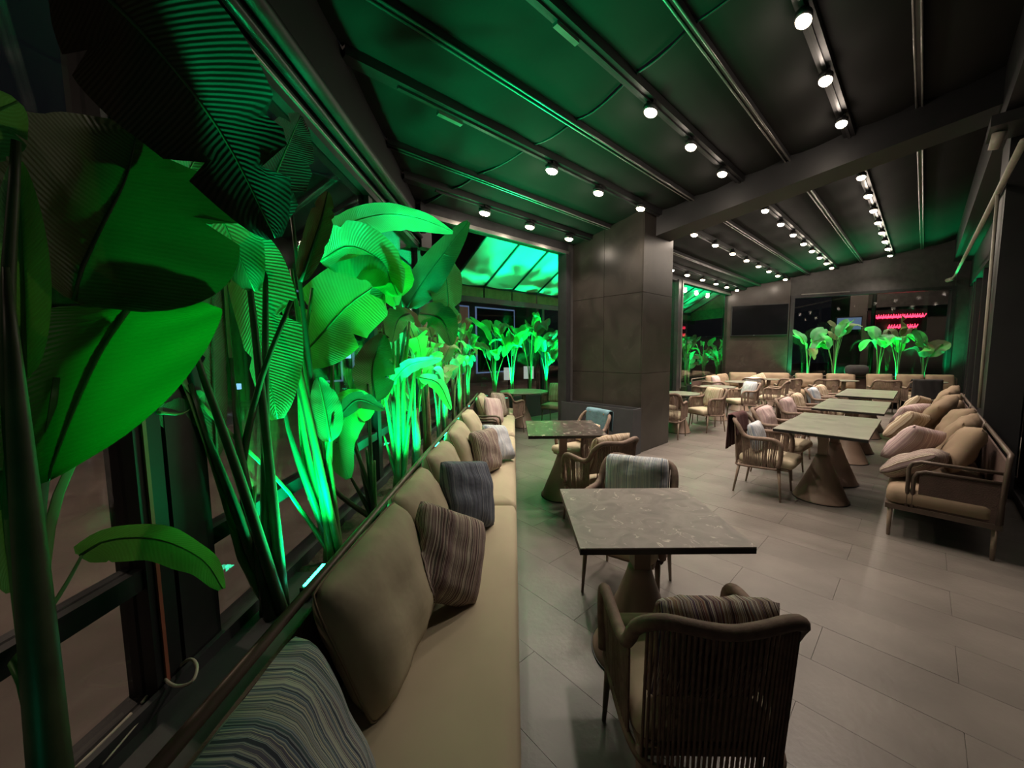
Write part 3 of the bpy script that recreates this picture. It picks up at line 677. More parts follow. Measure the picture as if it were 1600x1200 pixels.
lf5([(600, 680, 2.95)], [(610, 600, 2.9), (640, 570, 2.9), (690, 560, 2.85)], .07, seed=46, roll=40)
lf5([(640, 660, 2.95)], [(655, 590, 2.95), (685, 600, 2.9), (705, 640, 2.85)], .055, seed=47, roll=20)

def stalks(plant, base, tips, r0=.02, m='stalk'):
    bx, by, bz = base
    for k, (px, py, y) in enumerate(tips):
        t = at_y(px, py, y); a = Vector((bx+.035*math.cos(k*2.4), by+.035*math.sin(k*2.4), bz)); q = a.lerp(t, .5); q.z += .04
        b = MB().tube(spline([a, q, t], 10), [r0*(1-.6*i/9) for i in range(10)], 7)
        local(clampx(b, -1.14), plant.location).build('stalk', m, plant, True)
stalks(p2, b2, [(300, 540, 1.32), (285, 600, 1.3), (345, 560, 1.5), (385, 395, 1.6), (415, 420, 1.68)], .026, 'stalkdark')
stalks(p3, b3, [(415, 360, 1.75), (455, 420, 1.9), (470, 560, 1.95), (498, 600, 1.95), (520, 560, 2.0)], .022)
stalks(p3, b3, [(440, 500, 1.85), (455, 330, 1.85)], .02, 'stalkdark')
stalks(p4, b4, [(530, 640, 2.3), (545, 650, 2.35), (575, 600, 2.4)], .018, 'stalkdark')
stalks(p5, b5, [(606, 560, 2.95), (614, 520, 2.95), (622, 480, 2.9), (632, 540, 2.95), (640, 500, 2.95), (650, 560, 2.98), (598, 600, 2.95)], .024)
def auto_plant(p, label, group, h, n, seed, sx=1, sy=1, clamp=False, lw=.11, ll=.55, mats=('leaf', 'leaf', 'leaf', 'leafdark', 'leafbrown'), rotbias=None, nt=14, ns=3, lean=.35, trunk=False, rz=0):
    rnd = random.Random(seed); P = empty('banana_plant', p, rz, label=label, cat='plant', group=group); a0 = rnd.uniform(0, 6.28)
    if trunk:
        MB().tube([(0, 0, 0), (.01, .01, h*.25), (.02, -.01, h*.45)], [.05, .04, .02], 8).build('trunk', 'trunk', P, True)
    for k in range(n):
        a = a0+k*2.4+rnd.uniform(-.3, .3); hh = h*rnd.uniform(.45, .78); le = lean*rnd.uniform(.3, 1.0)
        dx, dy = math.cos(a)*sx, math.sin(a)*sy; l = ll*rnd.uniform(.75, 1.2)
        top = Vector((dx*le*h*.5, dy*le*h*.5, hh))
        pet = [Vector((dx*.02, dy*.02, 0)), Vector((dx*le*.15*h, dy*le*.15*h, hh*.55)), top]
        dr = rnd.uniform(-.5, .75)
        mid = [top, top+Vector((dx*l*.32, dy*l*.32, l*.33)), top+Vector((dx*l*.68, dy*l*.68, l*(.40-.25*dr))), top+Vector((dx*l*.95, dy*l*.95, l*(.42-.75*dr)))]
        m = rnd.choice(mats)
        add_leaf(P, pet, mid, lw*rnd.uniform(.7, 1.25), roll=rnd.uniform(-35, 35), fold=rnd.uniform(8, 24), m=m, seed=seed*13+k, r0=.017, notch=rnd.choice((1, 2, 3)), rel=True, clamp=False,
                 fac=(rnd.uniform(-.3, .3), -.4, .8), nt=nt, ns=ns, midrib=True)
    return P
grp = 'banana plants in the left trough'
for k, (x, y, h, n, tr_) in enumerate(((-.93, 3.42, 1.4, 7, True), (-.95, 3.95, 1.75, 7, True), (-.92, 4.45, 1.45, 7, False), (-.95, 5.0, 1.95, 7, True), (-.93, 5.6, 1.65, 7, False), (-.93, 6.25, 1.95, 7, True), (-.93, 6.9, 1.65, 7, False), (-.93, 7.5, 1.95, 7, False))):
    auto_plant((x, y, .43), 'green-lit banana plant in the left trough, %s from the camera' % ords[k+5], grp, h, n, 100+k, sx=.38, sy=1, lw=.085, ll=.5, trunk=tr_)
grp2 = 'banana plants in the awning strip trough'
for k, u in enumerate((5.35, 5.9, 6.5, 7.1, 7.7, 8.4, 9.2, 10.0, 10.8, 11.6, 12.5, 13.4, 14.3, 15.2)):
    rnd = random.Random(300+k); p = uv(u, 6.52, .45)
    auto_plant(p, 'banana plant in the awning strip trough, %s from the left' % ords[k], grp2, rnd.uniform(1.6, 2.4), 8, 300+k, sx=.8, sy=.40, lw=.14, ll=.72, nt=12, rz=RZ)
grp4 = 'banana plants outside the tall window'
for k, (u, v) in enumerate(((11.9, 5.0), (12.6, 5.2), (13.3, 5.0), (14.0, 5.25), (14.7, 5.0), (15.4, 5.3), (16.0, 5.1))):
    auto_plant(uv(u, v, .45), 'lush green-lit plant outside the tall window, %s from the left' % ords[k], grp4, random.Random(520+k).uniform(1.0, 1.7), 9, 520+k, sx=.7, sy=.5, lw=.09, ll=.55, nt=10, ns=2, rz=RZ)
grp3 = 'banana plants under the far window'
for k, (t, h, n) in enumerate(((.42, 1.7, 6), (1.0, 1.95, 7), (1.95, 1.6, 5), (2.35, 1.75, 6), (2.85, 1.5, 6))):
    auto_plant(far(t, .24, .55), 'bright green-lit banana plant at the far window, %s from the left' % ords[k], grp3, h, n, 420+k, sx=.6, sy=.25, lw=.17, ll=.66, nt=12, rz=WRZ)

# pale cable lying on the trough by the glass
c = [at_z(px, py, .47) for px, py in ((105, 1200), (150, 1155), (225, 1098))]
cb = MB().tube(spline([at_z(118, 1200, .48), at_z(160, 1160, .48), at_z(205, 1115, .48)], 10), .0045, 6).build('cable', 'cable', None, True); tag(cb, 'pale cable lying along the dark trough, straight piece', 'cable')
loop = [(222, 1098, .475), (245, 1070, .48), (275, 1045, .50), (297, 1030, .53), (308, 1042, .55), (300, 1065, .54), (275, 1072, .52), (255, 1058, .51), (246, 1035, .50)]
cb = MB().tube(spline([at_z(*p) for p in loop], 40), .005, 6).build('cable', 'cable', None, True); tag(cb, 'pale cable curled into a loop on the trough near the window post', 'cable')
cb = MB().tube(spline([at_z(*p) for p in ((160, 1195, .478), (215, 1130, .478), (255, 1080, .478), (280, 1045, .478))], 14), .003, 5).build('cable', 'cable', None, True); tag(cb, 'thin pale cable running along the trough towards the post', 'cable')

# ================================================================== SOFAS
def sofa(name, p, rz, L, D, label, seats, arms=(True, True), back_h=.80, seat_z=.43, group=None, armx=.60, panel='spanel', low=.30, over=.0, fab='cush'):
    """local x along the length (0..L), local y 0 = back, D = front."""
    S = empty(name, p, rz, label=label, cat='sofa', group=group)
    m = MB()
    fz = seat_z-.15
    for a, b in (((0, D-.04, fz-.04), (L, D, fz)), ((0, 0, fz-.04), (L, .04, fz)), ((0, .04, fz-.04), (.04, D-.04, fz)), ((L-.04, .04, fz-.04), (L, D-.04, fz))): m.box(a, b)
    m.build('seat_frame', 'sframe', S)
    MB().box((.04, .04, fz-.03), (L-.04, D-.04, fz-.005)).build('seat_deck', 'black', S)
    for x in (.03, L-.03):
        for y in (.03, D-.03): MB().tube([(x, y, fz-.02), (x, y, 0)], [.018, .012], 8).build('leg', 'legs', S, True)
    w = L/seats
    for k in range(seats):
        o = softslab(w-.006, D-.03+over, .15, 1, 1, seed=k).build('seat_cushion', fab, S, True); o.location = (w*(k+.5), (D+.03+over)/2, fz)
    MB().tube([(0, .02, fz), (0.0, .0, back_h-.03), (.02, -.005, back_h), (L-.02, -.005, back_h), (L, 0, back_h-.03), (L, .02, fz)], .016, 8).build('back_rail', 'sframe', S, True)
    MB().box((.02, -.004, fz), (L-.02, .008, back_h-.06)).build('back_panel', panel, S)
    for k, x in enumerate((.0, L)):
        if not arms[k]: continue
        s = 1 if k == 0 else -1; x += s*.016
        for z, nm in ((.66, 'arm_rail'), (.585, 'arm_rail')):
            y1 = D*armx+(.06 if z > .6 else .03); rr = .06
            pts = [(x, 0, z), (x, y1-rr, z), (x, y1-rr*.3, z-rr*.3), (x, y1, z-rr), (x, y1, fz-.02)]
            MB().tube(pts, .014, 8).build(nm, 'sframe', S, True)
        MB().box((x-.006, .01, fz), (x+.006, D*armx, .57)).build('arm_panel', panel, S)
    return S
# left banquette: local x runs along world -y?  use rz=-90: local x -> -Y, local y -> +X
sofa('banquette', (-.655, 5.02, 0), -math.pi/2, 4.58, .665, 'long olive banquette running along the left planting trough', 2, (True, False), back_h=.82, armx=.55)
sofa('sofa', (-.655, 6.72, 0), -math.pi/2, 1.52, .665, 'short olive sofa beyond the end of the banquette', 1, (True, True), back_h=.82)
# right sofas: local y -> +V, local x -> U
for k, (u0, L) in enumerate(((4.34, 1.62), (6.02, 1.62), (7.70, 1.92))):
    sofa('sofa', uv(u0, -.455), RZ, L, .60, 'tan sofa with tubular arms by the right wall, %s' % ('nearest the camera' if k == 0 else 'in the middle of the three' if k == 1 else 'farthest of the three'), 1, group='sofas by the right wall', armx=.70, back_h=.80, fab='tanfab')
# far sofas: local y towards hall = WN
FR = WRZ+math.pi
sofa('sofa', far(-.02, .44), FR, 1.6, .62, 'tan sofa below the television', 2, (False, False), back_h=.80, fab='tanfab')
sofa('sofa', far(1.72, .44), FR, 1.7, .62, 'tan sofa under the left half of the far window', 2, (False, False), back_h=.80, fab='tanfab')
sofa('sofa', far(3.40, .44), FR, 1.64, .62, 'tan sofa under the right half of the far window', 2, (False, False), back_h=.80, fab='tanfab')
sofa('sofa', uv(11.95, 4.08), RZ+math.pi, 1.85, .60, 'tan sofa along the tall window beside the television pier', 2, (False, False), back_h=.80, fab='tanfab')

# ---- cushions on the banquette
g = 'large olive back cushions on the banquette'
for k, (y, wd, lab) in enumerate(((1.33, .64, 'nearest whole one, in front of the mauve cushion'), (1.93, .64, 'second, behind the mauve striped cushion'), (2.62, .66, 'third, behind the blue-grey striped cushion'), (3.44, .70, 'fourth along the banquette'), (4.25, .72, 'fifth, beside the far armrest'))):
    pillow('back_cushion', (-.49, y, .665), 2 if k != 0 else -6, 20, wd, .50, .22, 'olive', 10+k, spin=random.uniform(-5, 5), label='large plain olive back cushion, %s' % lab, group=g, piping=True)
pillow('striped_cushion', (-.47, .67, .665), 6, 24, .48, .46, .20, 'blue', 21, spin=-5, label='blue and cream striped cushion at the bottom left corner', piping=False)
pillow('striped_cushion', (-.315, 1.625, .65), -40, 26, .41, .41, .18, 'mauve', 22, spin=-34, label='mauve striped cushion leaning on the second olive cushion')
pillow('striped_cushion', (-.295, 2.27, .675), -35, 20, .44, .44, .16, 'bluegrey', 23, spin=-14, label='blue-grey striped cushion in the middle of the banquette')
pillow('striped_cushion', (-.27, 3.40, .65), -28, 14, .42, .42, .17, 'mauve', 24, spin=-4, label='brown striped cushion at the far end of the banquette')
pillow('striped_cushion', (-.165, 3.78, .64), -30, 28, .40, .40, .14, 'grey', 25, spin=-12, label='pale blue striped cushion at the far end of the banquette')
pillow('back_cushion', (-.50, 6.1, .66), 0, 18, .62, .48, .20, 'olive', 26, label='plain olive cushion on the short sofa', piping=True)
pillow('striped_cushion', (-.32, 5.78, .66), -30, 18, .42, .42, .16, 'pink', 27, spin=-10, label='pale pink striped cushion on the short sofa')
pillow('striped_cushion', (-.26, 6.33, .665), -25, 14, .44, .44, .16, 'mauve', 28, spin=-8, label='mauve striped cushion on the short sofa')

# ---- cushions heaped on the right sofas (positions u, v, z)
vf = math.degrees(math.atan2(V.y, V.x))
g = 'tan cushions heaped on the right sofas'
for k, (u, v, z, w_, m_, fc, tl, sp, lab) in enumerate((
    (5.10, -.27, .67, .56, 'tanfab', 0, 22, 8, 'tan cushion on the near right sofa, right of the pink one'), (5.66, -.27, .69, .56, 'tanfab', -10, 20, -6, 'tan cushion at the far end of the near right sofa'),
    (5.12, .02, .655, .44, 'pink', -38, 30, 14, 'pink cushion standing on the near right sofa'), (4.68, .0, .575, .44, 'mauve', -20, 55, 10, 'striped cushion lying low at the arm of the near right sofa'),
    (6.32, -.27, .69, .54, 'tanfab', 10, 20, 10, 'tan cushion at the near end of the middle right sofa'), (6.84, -.15, .75, .54, 'tanfab', -12, 26, -14, 'tan cushion in the middle of the middle right sofa'), (7.34, -.25, .69, .56, 'tanfab', 4, 20, 6, 'tan cushion at the far end of the middle right sofa'),
    (6.42, .09, .64, .44, 'tan', -28, 34, 12, 'striped cushion in front of the heap on the middle right sofa'), (7.28, .08, .64, .42, 'pink', -34, 30, -8, 'pale pink cushion at the back of the middle right sofa'),
    (8.05, -.26, .70, .54, 'tanfab', 8, 20, 8, 'tan cushion at the near end of the farthest right sofa'), (8.66, -.26, .76, .54, 'tanfab', -8, 24, -10, 'tan cushion in the middle of the farthest right sofa'), (9.25, -.26, .68, .54, 'tanfab', 0, 18, 4, 'tan cushion at the far end of the farthest right sofa'),
    (8.3, .05, .66, .42, 'tan', -25, 30, 12, 'striped cushion on the farthest right sofa'))):
    pillow('cushion', uv(u, v, z), vf+fc, tl, w_, .46 if m_ == 'tanfab' else .42, .18, m_, 40+k, spin=sp, label=lab, group=g)
# ---- cushions on the far sofas
wf = math.degrees(math.atan2(WN.y, WN.x)); g = 'tan back cushions along the far wall'
for k, t in enumerate((-1.25, -.45, .35, 1.05, 1.85, 2.45, 3.0)):
    pillow('cushion', far(t, .66, .68), wf, 14, .74 if t < 0 else (.66 if t < 1.5 else .56), .44, .18, 'tanfab', 60+k, label='tan back cushion on the far wall sofas, %s from the left' % ords[k], group=g)
pillow('cushion', far(-.85, .87, .67), wf+10, 22, .40, .40, .14, 'tan', 70, spin=20, label='pale cushion below the left half of the television')
pillow('cushion', uv(11.75, 3.86, .67), math.degrees(math.atan2(-V.y, -V.x)), 14, .75, .44, .18, 'tanfab', 71, label='tan cushion on the sofa along the tall window, right one', group='cushions at the tall window')
pillow('cushion', uv(10.95, 3.86, .67), math.degrees(math.atan2(-V.y, -V.x)), 14, .75, .44, .18, 'tanfab', 72, label='tan cushion on the sofa along the tall window, left one', group='cushions at the tall window')
pillow('cushion', uv(10.62, 3.64, .68), math.degrees(math.atan2(-V.y, -V.x)), 18, .44, .44, .15, 'pink', 73, label='pink striped cushion on the sofa along the tall window')

# ================================================================== CHAIRS
def chair_meshes():
    D = {}
    half = [(-.247, .165, .36), (-.247, .185, .45), (-.249, .185, .56), (-.25, .165, .615), (-.252, .11, .64), (-.252, 0, .635), (-.250, -.09, .632), (-.247, -.155, .66), (-.240, -.205, .74), (-.217, -.248, .79), (-.17, -.268, .808), (-.09, -.282, .80), (0, -.288, .792)]
    full = half + [(-x, y, z) for x, y, z in half[-2::-1]]
    top = spline(full, 73)
    D['rail'] = MB().tube(top, .0215, 10).mesh('top_rail', True)
    lo = [(-.238, .17, .335), (-.242, .0, .325), (-.232, -.16, .315), (-.195, -.225, .31), (-.1, -.245, .31), (0, -.25, .31)]
    lo = lo + [(-x, y, z) for x, y, z in lo[-2::-1]]; lowp = spline(lo, 73)
    low = MB().tube(lowp, .013, 7); low.tube([lowp[0], lowp[-1]], .012, 7)
    D['low'] = low.mesh('lower_rail', True)
    # ropes stretched between the rails; a slot stays open at each back corner
    rp = MB(); T = spline(full, 260); Bq = spline(lo, 260)
    i = 30
    def low_for(p):
        best = min(Bq, key=lambda q: (q.x-p.x*.92)**2+(q.y-(p.y*.80))**2); return best
    last = None
    for p in T:
        if p.y > .16: continue
        if last is not None and (p-last).length < .0105: continue
        a = abs(p.x)
        if -.245 < p.y < -.175 and a > .18: continue
        last = p.copy(); q = low_for(p)
        rp.tube([p, q], .0050, 5, cap=False)
    D['rope'] = rp.mesh('rope_weave', True)
    D['leg_f'] = MB().tube([(0, 0, .34), (-.012, .03, 0)], [.017, .009], 8).mesh('leg', True)
    D['leg_r'] = MB().tube([(0, 0, .34), (-.012, -.05, 0)], [.017, .009], 8).mesh('leg', True)
    D['leg_f2'] = MB().tube([(0, 0, .34), (.012, .03, 0)], [.017, .009], 8).mesh('leg', True)
    D['leg_r2'] = MB().tube([(0, 0, .34), (.012, -.05, 0)], [.017, .009], 8).mesh('leg', True)
    D['frame'] = MB().box((-.218, -.21, .325), (.218, .25, .352)).mesh('seat_frame')
    D['seat'] = softslab(.455, .50, .085, 1, 1, .012, .035).mesh('seat_cushion', True)
    return D
CM = chair_meshes()
def chair(p, rz, label, group='woven rope armchairs'):
    C = empty('rope_armchair', (p[0], p[1], 0), rz, label=label, cat='chair', group=group)
    link(CM['rail'], 'top_rail', 'rope', C); link(CM['low'], 'lower_rail', 'rope', C)
    o = link(CM['rope'], 'rope_weave', 'rope', C); o['kind'] = 'stuff'
    link(CM['frame'], 'seat_frame', 'legs', C)
    o = link(CM['seat'], 'seat_cushion', 'cush', C, (0, .045, .352))
    for nm, x, y in (('leg_f', -.222, .17), ('leg_f2', .222, .17), ('leg_r', -.21, -.19), ('leg_r2', .21, -.19)): link(CM[nm], 'leg', 'legs', C, (x, y, 0))
    return C
def chair_pillow(p, rz, m, label, seed, w=.41, h=.36, z=.655, dy=-.15, dx=0, spin=0, tilt=14, t=.14, group='striped cushions on the armchairs'):
    d = Vector((-math.sin(rz), math.cos(rz), 0)); s = Vector((math.cos(rz), math.sin(rz), 0))
    q = Vector((p[0], p[1], 0))+d*dy+s*dx+Vector((0, 0, z))
    pillow('chair_cushion', q, math.degrees(rz)+90, tilt, w, h, t, m, seed, spin=spin, label=label, group=group)
def face(dx, dy): return math.atan2(-dx, dy)
def fuv(du, dv): q = uv(du, dv); return face(q.x, q.y)
NC = (.60, 1.25); chair(NC, R(-1), 'dark rope armchair with its back to the camera at the near table'); chair_pillow(NC, R(-1), 'dark', 'multicoloured striped cushion in the nearest armchair', 81, w=.39, h=.40, z=.645, dy=-.165)
C2 = (.74, 2.345); chair(C2, face(-.55, -.83), 'rope armchair behind the near marble table facing the camera'); chair_pillow(C2, face(-.55, -.83), 'grey', 'white and blue striped cushion behind the near marble table', 82, w=.44, h=.40, z=.66, spin=3)
C3 = (.76, 3.32); chair(C3, face(-.5, .866), 'rope armchair with tan cushion between the two marble tables'); chair_pillow(C3, face(-.5, .866), 'tan', 'tan striped cushion in the armchair between the marble tables', 83, w=.44, h=.40, z=.665, dy=-.12, tilt=20)
C4 = (.80, 4.40); chair(C4, face(-.87, -.49), 'rope armchair with a blue throw in front of the planter box'); chair_pillow(C4, face(-.87, -.49), 'tan', 'tan cushion under the blue throw', 84, z=.585, h=.26, dy=-.10, t=.11)
R1 = uv(4.74, 1.10); chair(R1, fuv(0, -1), 'rope armchair with a maroon throw at the nearest stone table'); chair_pillow(R1, fuv(0, -1), 'grey', 'white striped cushion under the maroon throw', 85, z=.615, w=.38, h=.32, dy=-.09, t=.12)
for k, (u, v, m_, nm) in enumerate(((5.62, 1.16, 'pink', 'second'), (6.85, 1.18, 'pink', 'third'), (7.62, 1.2, 'tan', 'fourth'), (8.95, 1.2, 'grey', 'fifth'), (9.75, 1.2, 'tan', 'sixth'))):
    p = uv(u, v); chair(p, fuv(0, -1)+R(random.uniform(-6, 6)), 'rope armchair on the walkway side of the stone tables, %s from the camera' % nm)
    chair_pillow(p, fuv(0, -1), m_, 'striped cushion in the %s armchair beside the stone tables' % nm, 90+k, z=.65, h=.40, w=.42, t=.18)
# round tables right of the column
mids = [((6.62, 3.05), (1, .15), None, 'rope armchair with its back to the camera at the nearer round table by the column'), ((7.62, 2.78), (-.9, .45), 'tan', 'rope armchair with a cream cushion at the nearer round table by the column'),
        ((8.30, 3.02), (1, .1), None, 'rope armchair with its back to the camera at the middle round table'), ((9.55, 2.72), (-.75, .6), 'grey', 'rope armchair with a grey-blue cushion at the middle round table'), ((7.35, 3.62), (-.1, -1), 'pink', 'rope armchair half hidden by the column at the nearer round table'),
        ((9.70, 3.35), (1, .1), None, 'rope armchair in front of the sofa at the tall window'), ((10.75, 2.38), (-.1, 1), None, 'rope armchair seen from behind, left of the table below the television')]
for k, ((u, v), (du, dv), m_, lab) in enumerate(mids):
    p = uv(u, v); rz = fuv(du, dv); chair(p, rz, lab)
    if m_: chair_pillow(p, rz, m_, 'cushion in the ' + lab.replace('rope ', '', 1), 110+k, z=.65, h=.40, w=.41, t=.17)
for k, (t, off, lab) in enumerate(((-1.15, 1.86, 'rope armchair facing the sofa below the television'), (-.38, 1.86, 'rope armchair seen from behind, right below the television corner'), (.36, 1.86, 'rope armchair facing the far window beside a green-lit plant'), (1.50, 1.88, 'rope armchair facing the far window behind the last stone table'), (2.12, 1.88, 'rope armchair draped in a black throw before the far window'))):
    p = far(t, off); chair(p, face(-WN.x, -WN.y)+(R(random.uniform(-8, 8)) if t < 2 else 0), lab)
pillow('chair_cushion', far(-1.14, 1.72, .645), wf+180, 12, .42, .36, .13, 'grey', 130, label='white cushion in the armchair facing the television sofa')
# outdoor strip chairs
OC = (.90, 8.1); chair(OC, face(-.5, -.86), 'rope armchair with beige striped cushion beyond the awning opening'); chair_pillow(OC, face(-.5, -.86), 'tan', 'beige striped cushion in the armchair beyond the awning opening', 131, w=.46, h=.44, z=.66)
OC2 = (-.12, 7.12); chair(OC2, face(.6, .8), 'rope armchair between the short sofa and the round table')

# ---- throws hung over chair backs
def throw(p, rz, name, label, m, w, drop_b, drop_f, x0=0, top=.838, yb=-.288, sl=0.0):
    T = MB(); g_ = []; n1, n2 = 12, 24; L = drop_b+drop_f+.06
    for i in range(n1+1):
        a = i/n1-.5
        for j in range(n2+1):
            s = L*j/n2
            wob = .006*math.sin(a*22+j*.3)+.004*math.sin(a*9)
            if s < drop_b: y, z = yb-.040+wob, top-(drop_b-s)
            elif s < drop_b+.06:
                q = (s-drop_b)/.06*math.pi; y = yb-.040*math.cos(q); z = top+.022*math.sin(q)
            else: y = yb+.044+wob+.10*(s-drop_b-.06); z = top-(s-drop_b-.06)*.97
            g_.append((x0+a*w, y+.02*(1-4*a*a)*-1, z+sl*a))
    T.v = g_; T.f = [(i*(n2+1)+j, i*(n2+1)+j+1, (i+1)*(n2+1)+j+1, (i+1)*(n2+1)+j) for i in range(n1) for j in range(n2)]
    o = T.build(name, m, None, True, loc=(p[0], p[1], 0), rz=rz); tag(o, label, 'blanket')
    sm = o.modifiers.new('thick', 'SOLIDIFY'); sm.thickness = .008; sm.offset = 1
    return o
throw(C4, face(-.87, -.49), 'throw_blanket', 'teal blue throw folded over the chair back by the planter box', 'throw_blue', .40, .24, .26, 0)
throw(R1, fuv(0, -1), 'throw_blanket', 'maroon throw hanging over the chair back at the nearest stone table', 'throw_red', .38, .38, .22, .02)
throw(far(2.12, 1.88), face(-WN.x, -WN.y), 'throw_blanket', 'black throw covering the chair back before the far window', 'throw_dark', .5, .42, .2, 0)
rc_ = face(-.55, -.83); throw((C2[0]-.252*math.cos(rc_)-.04*math.sin(rc_), C2[1]-.252*math.sin(rc_)+.04*math.cos(rc_)), rc_+math.pi/2, 'throw_blanket', 'dark folded throw hanging beside the seat under the near table', 'throw_dark', .11, .16, .28, 0, top=.672, yb=0)

# ================================================================== TABLES
def trumpet(z1, rb=.235): return [(rb, 0), (rb, .012), (rb-.010, .022), (.165, .17), (.108, .31), (.066, .43), (.056, .47)]
def table(p, rz, sx, sy, label, m, group, z=.75, th=.03, post='cone'):
    T = empty('dining_table', (p[0], p[1], 0), rz, label=label, cat='table', group=group)
    MB().box((-sx/2, -sy/2, z-.006), (sx/2, sy/2, z)).build('table_top', m, T)
    MB().box((-sx/2, -sy/2, z-th), (sx/2, sy/2, z-.006)).build('top_edge', 'edge', T)
    MB().box((-.040, -.040, .45), (.040, .040, z-th)).build('post', post, T)
    MB().lathe(trumpet(.5)).build('cone_base', 'cone', T, True)
    MB().lathe([(.240, 0), (.240, .008)], 32).build('foot_ring', 'black', T)
    return T
table((.637, 1.823), 0, .735, .675, 'square dark marble table in the foreground', 'top1', 'marble tables')
t2 = table((.525, 3.965), 0, .78, .80, 'square dark marble table beside the planter box', 'top3', 'marble tables')
names = ('nearest stone-topped table of the right-hand line', 'second stone-topped table pushed against the nearest', 'third stone-topped table of the right-hand line', 'fourth stone-topped table of the right-hand line', 'fifth stone-topped table of the right-hand line', 'last stone-topped table of the right-hand line')
for k, (u0, u1, z) in enumerate(((4.55, 5.34, .752), (5.36, 6.06, .742), (6.52, 7.25, .75), (7.26, 7.99, .75), (8.60, 9.38, .75), (9.39, 10.18, .75))):
    table(uv((u0+u1)/2, .645), RZ, u1-u0, .72, names[k], 'top2', 'stone tables in a line', z=z)
def round_table(p, r, label, m='top1', z=.75):
    T = empty('round_table', (p[0], p[1], 0), 0, label=label, cat='table', group='round tables')
    MB().lathe([(r-.012, z-.022), (r, z-.008), (r, z-.002), (r-.004, z)], 48).build('table_top', m, T)
    MB().lathe([(.045, .48), (.045, z-.022)], 16).build('post', 'cone', T, True)
    MB().lathe(trumpet(.5, .22)).build('cone_base', 'cone', T, True)
    MB().lathe([(.225, 0), (.225, .008)], 32).build('foot_ring', 'black', T)
round_table((.2, 7.72), .50, 'dark round table beyond the awning opening', 'top1')
round_table(uv(7.12, 3.10), .36, 'round table right behind the stone column', 'top2')
round_table(uv(8.98, 3.06), .36, 'round table between four armchairs in the middle of the hall', 'top2')
round_table(uv(10.75, 3.12), .36, 'round table in front of the sofa at the tall window', 'top2')
round_table(far(-.72, 1.38), .28, 'round table in front of the television sofa', 'top2')
round_table(far(.9, 1.38), .30, 'round table before the left half of the far window', 'top2')
round_table(far(2.5, 1.38), .30, 'round table before the right half of the far window', 'top2')

# ================================================================== TV, bag, street things
tvw = empty('television', PF, WRZ, label='large black television on the brown stone pier', cat='television')
MB().box((-1.56, -.13, 1.99), (-.09, -.07, 2.92)).build('case', 'black', tvw)
MB().box((-1.54, -.134, 2.01), (-.11, -.13, 2.90)).build('screen', 'tv', tvw)
MB().box((-.95, -.137, 1.998), (-.94, -.13, 2.006)).build('standby_light', 'white_sign', tvw)
bg = rbox(.5, .3, .30, .11); o = link(bg, 'black_bag', 'throw_dark', None, far(1.42, .50, .965)); o.rotation_euler[2] = WRZ+.15; tag(o, 'black bag lying on the sofa back at the far window', 'bag')
# far street beyond the far window
ns = empty('neon_sign', far(3.55, -3.2, 2.5), WRZ, label='red neon sign in two lines beyond the far window', cat='sign')
rnd = random.Random(3)
for z, x0, x1, r_ in ((.12, -.62, .62, .05), (-.22, -.22, .48, .035)):
    x = x0
    MB().tube([(x0, 0, z-.02), (x1, 0, z-.02)], r_*.6, 8).build('neon_bar', 'neon', ns, True)
    while x < x1-.05:
        ww = rnd.uniform(.07, .12); MB().tube([(x, -.02, z-.07), (x+ww*.3, -.02, z+.07), (x+ww*.6, -.02, z-.05), (x+ww, -.02, z+.06)], .014, 6).build('neon_letter', 'neon', ns, True); x += ww+.03
MB().box((-.75, .05, -.4), (.75, .1, .35)).build('sign_board', 'black', ns)
k_ = empty('street_kiosk', far(4.0, -4.2), WRZ, label='dark kiosk with pale metal shutter box beyond the far window', cat='kiosk')
MB().box((-1.4, 0, 0), (2.0, 2, 4.4)).build('walls', 'facade', k_); MB().box((-.9, -.3, 3.0), (1.3, 0, 3.55)).build('shutter_box', 'alu', k_)
sc = empty('street_screen', far(2.25, -3.0, 2.42), WRZ, label='dim blue screen beyond the far window', cat='screen'); MB().box((-.32, 0, -.2), (.32, .05, .2)).build('panel', 'screen', sc); MB().box((-.36, .05, -2.57), (.36, .1, .24)).build('stand', 'black', sc)
# buildings: street front beyond awning strip and left
def building(p, rz, w, d, h, label, wins, lit, frame=None):
    Bq = empty('street_building', p, rz, label=label, cat='building')
    MB().box((-w/2, 0, 0), (w/2, d, h)).build('walls', 'facade', Bq)
    for (x0, x1, z0, z1) in wins:
        f_ = MB().box((x0-.08, -.06, z0-.08), (x1+.08, -.01, z1+.08)).build('window', frame or 'black', Bq); MB().box((x0, -.08, z0), (x1, -.061, z1)).build('pane', lit if random.random() < .35 else 'tv', f_)
    return Bq
building(uv(9.5, 17, -.16), RZ, 16, 5, 9, 'shopfront with blue-lit frame beyond the awning strip', [(-7+3.4*i, -4.2+3.4*i, .6, 4.2) for i in range(4)], 'window_lit', 'bluelight')
building(Vector((-24, 4, -.16)), R(80), 30, 5, 10, 'dark building across the street on the left', [(-12+3*i, -10.4+3*i, 1+3*j, 2.6+3*j) for i in range(8) for j in range(2)], 'window_lit')
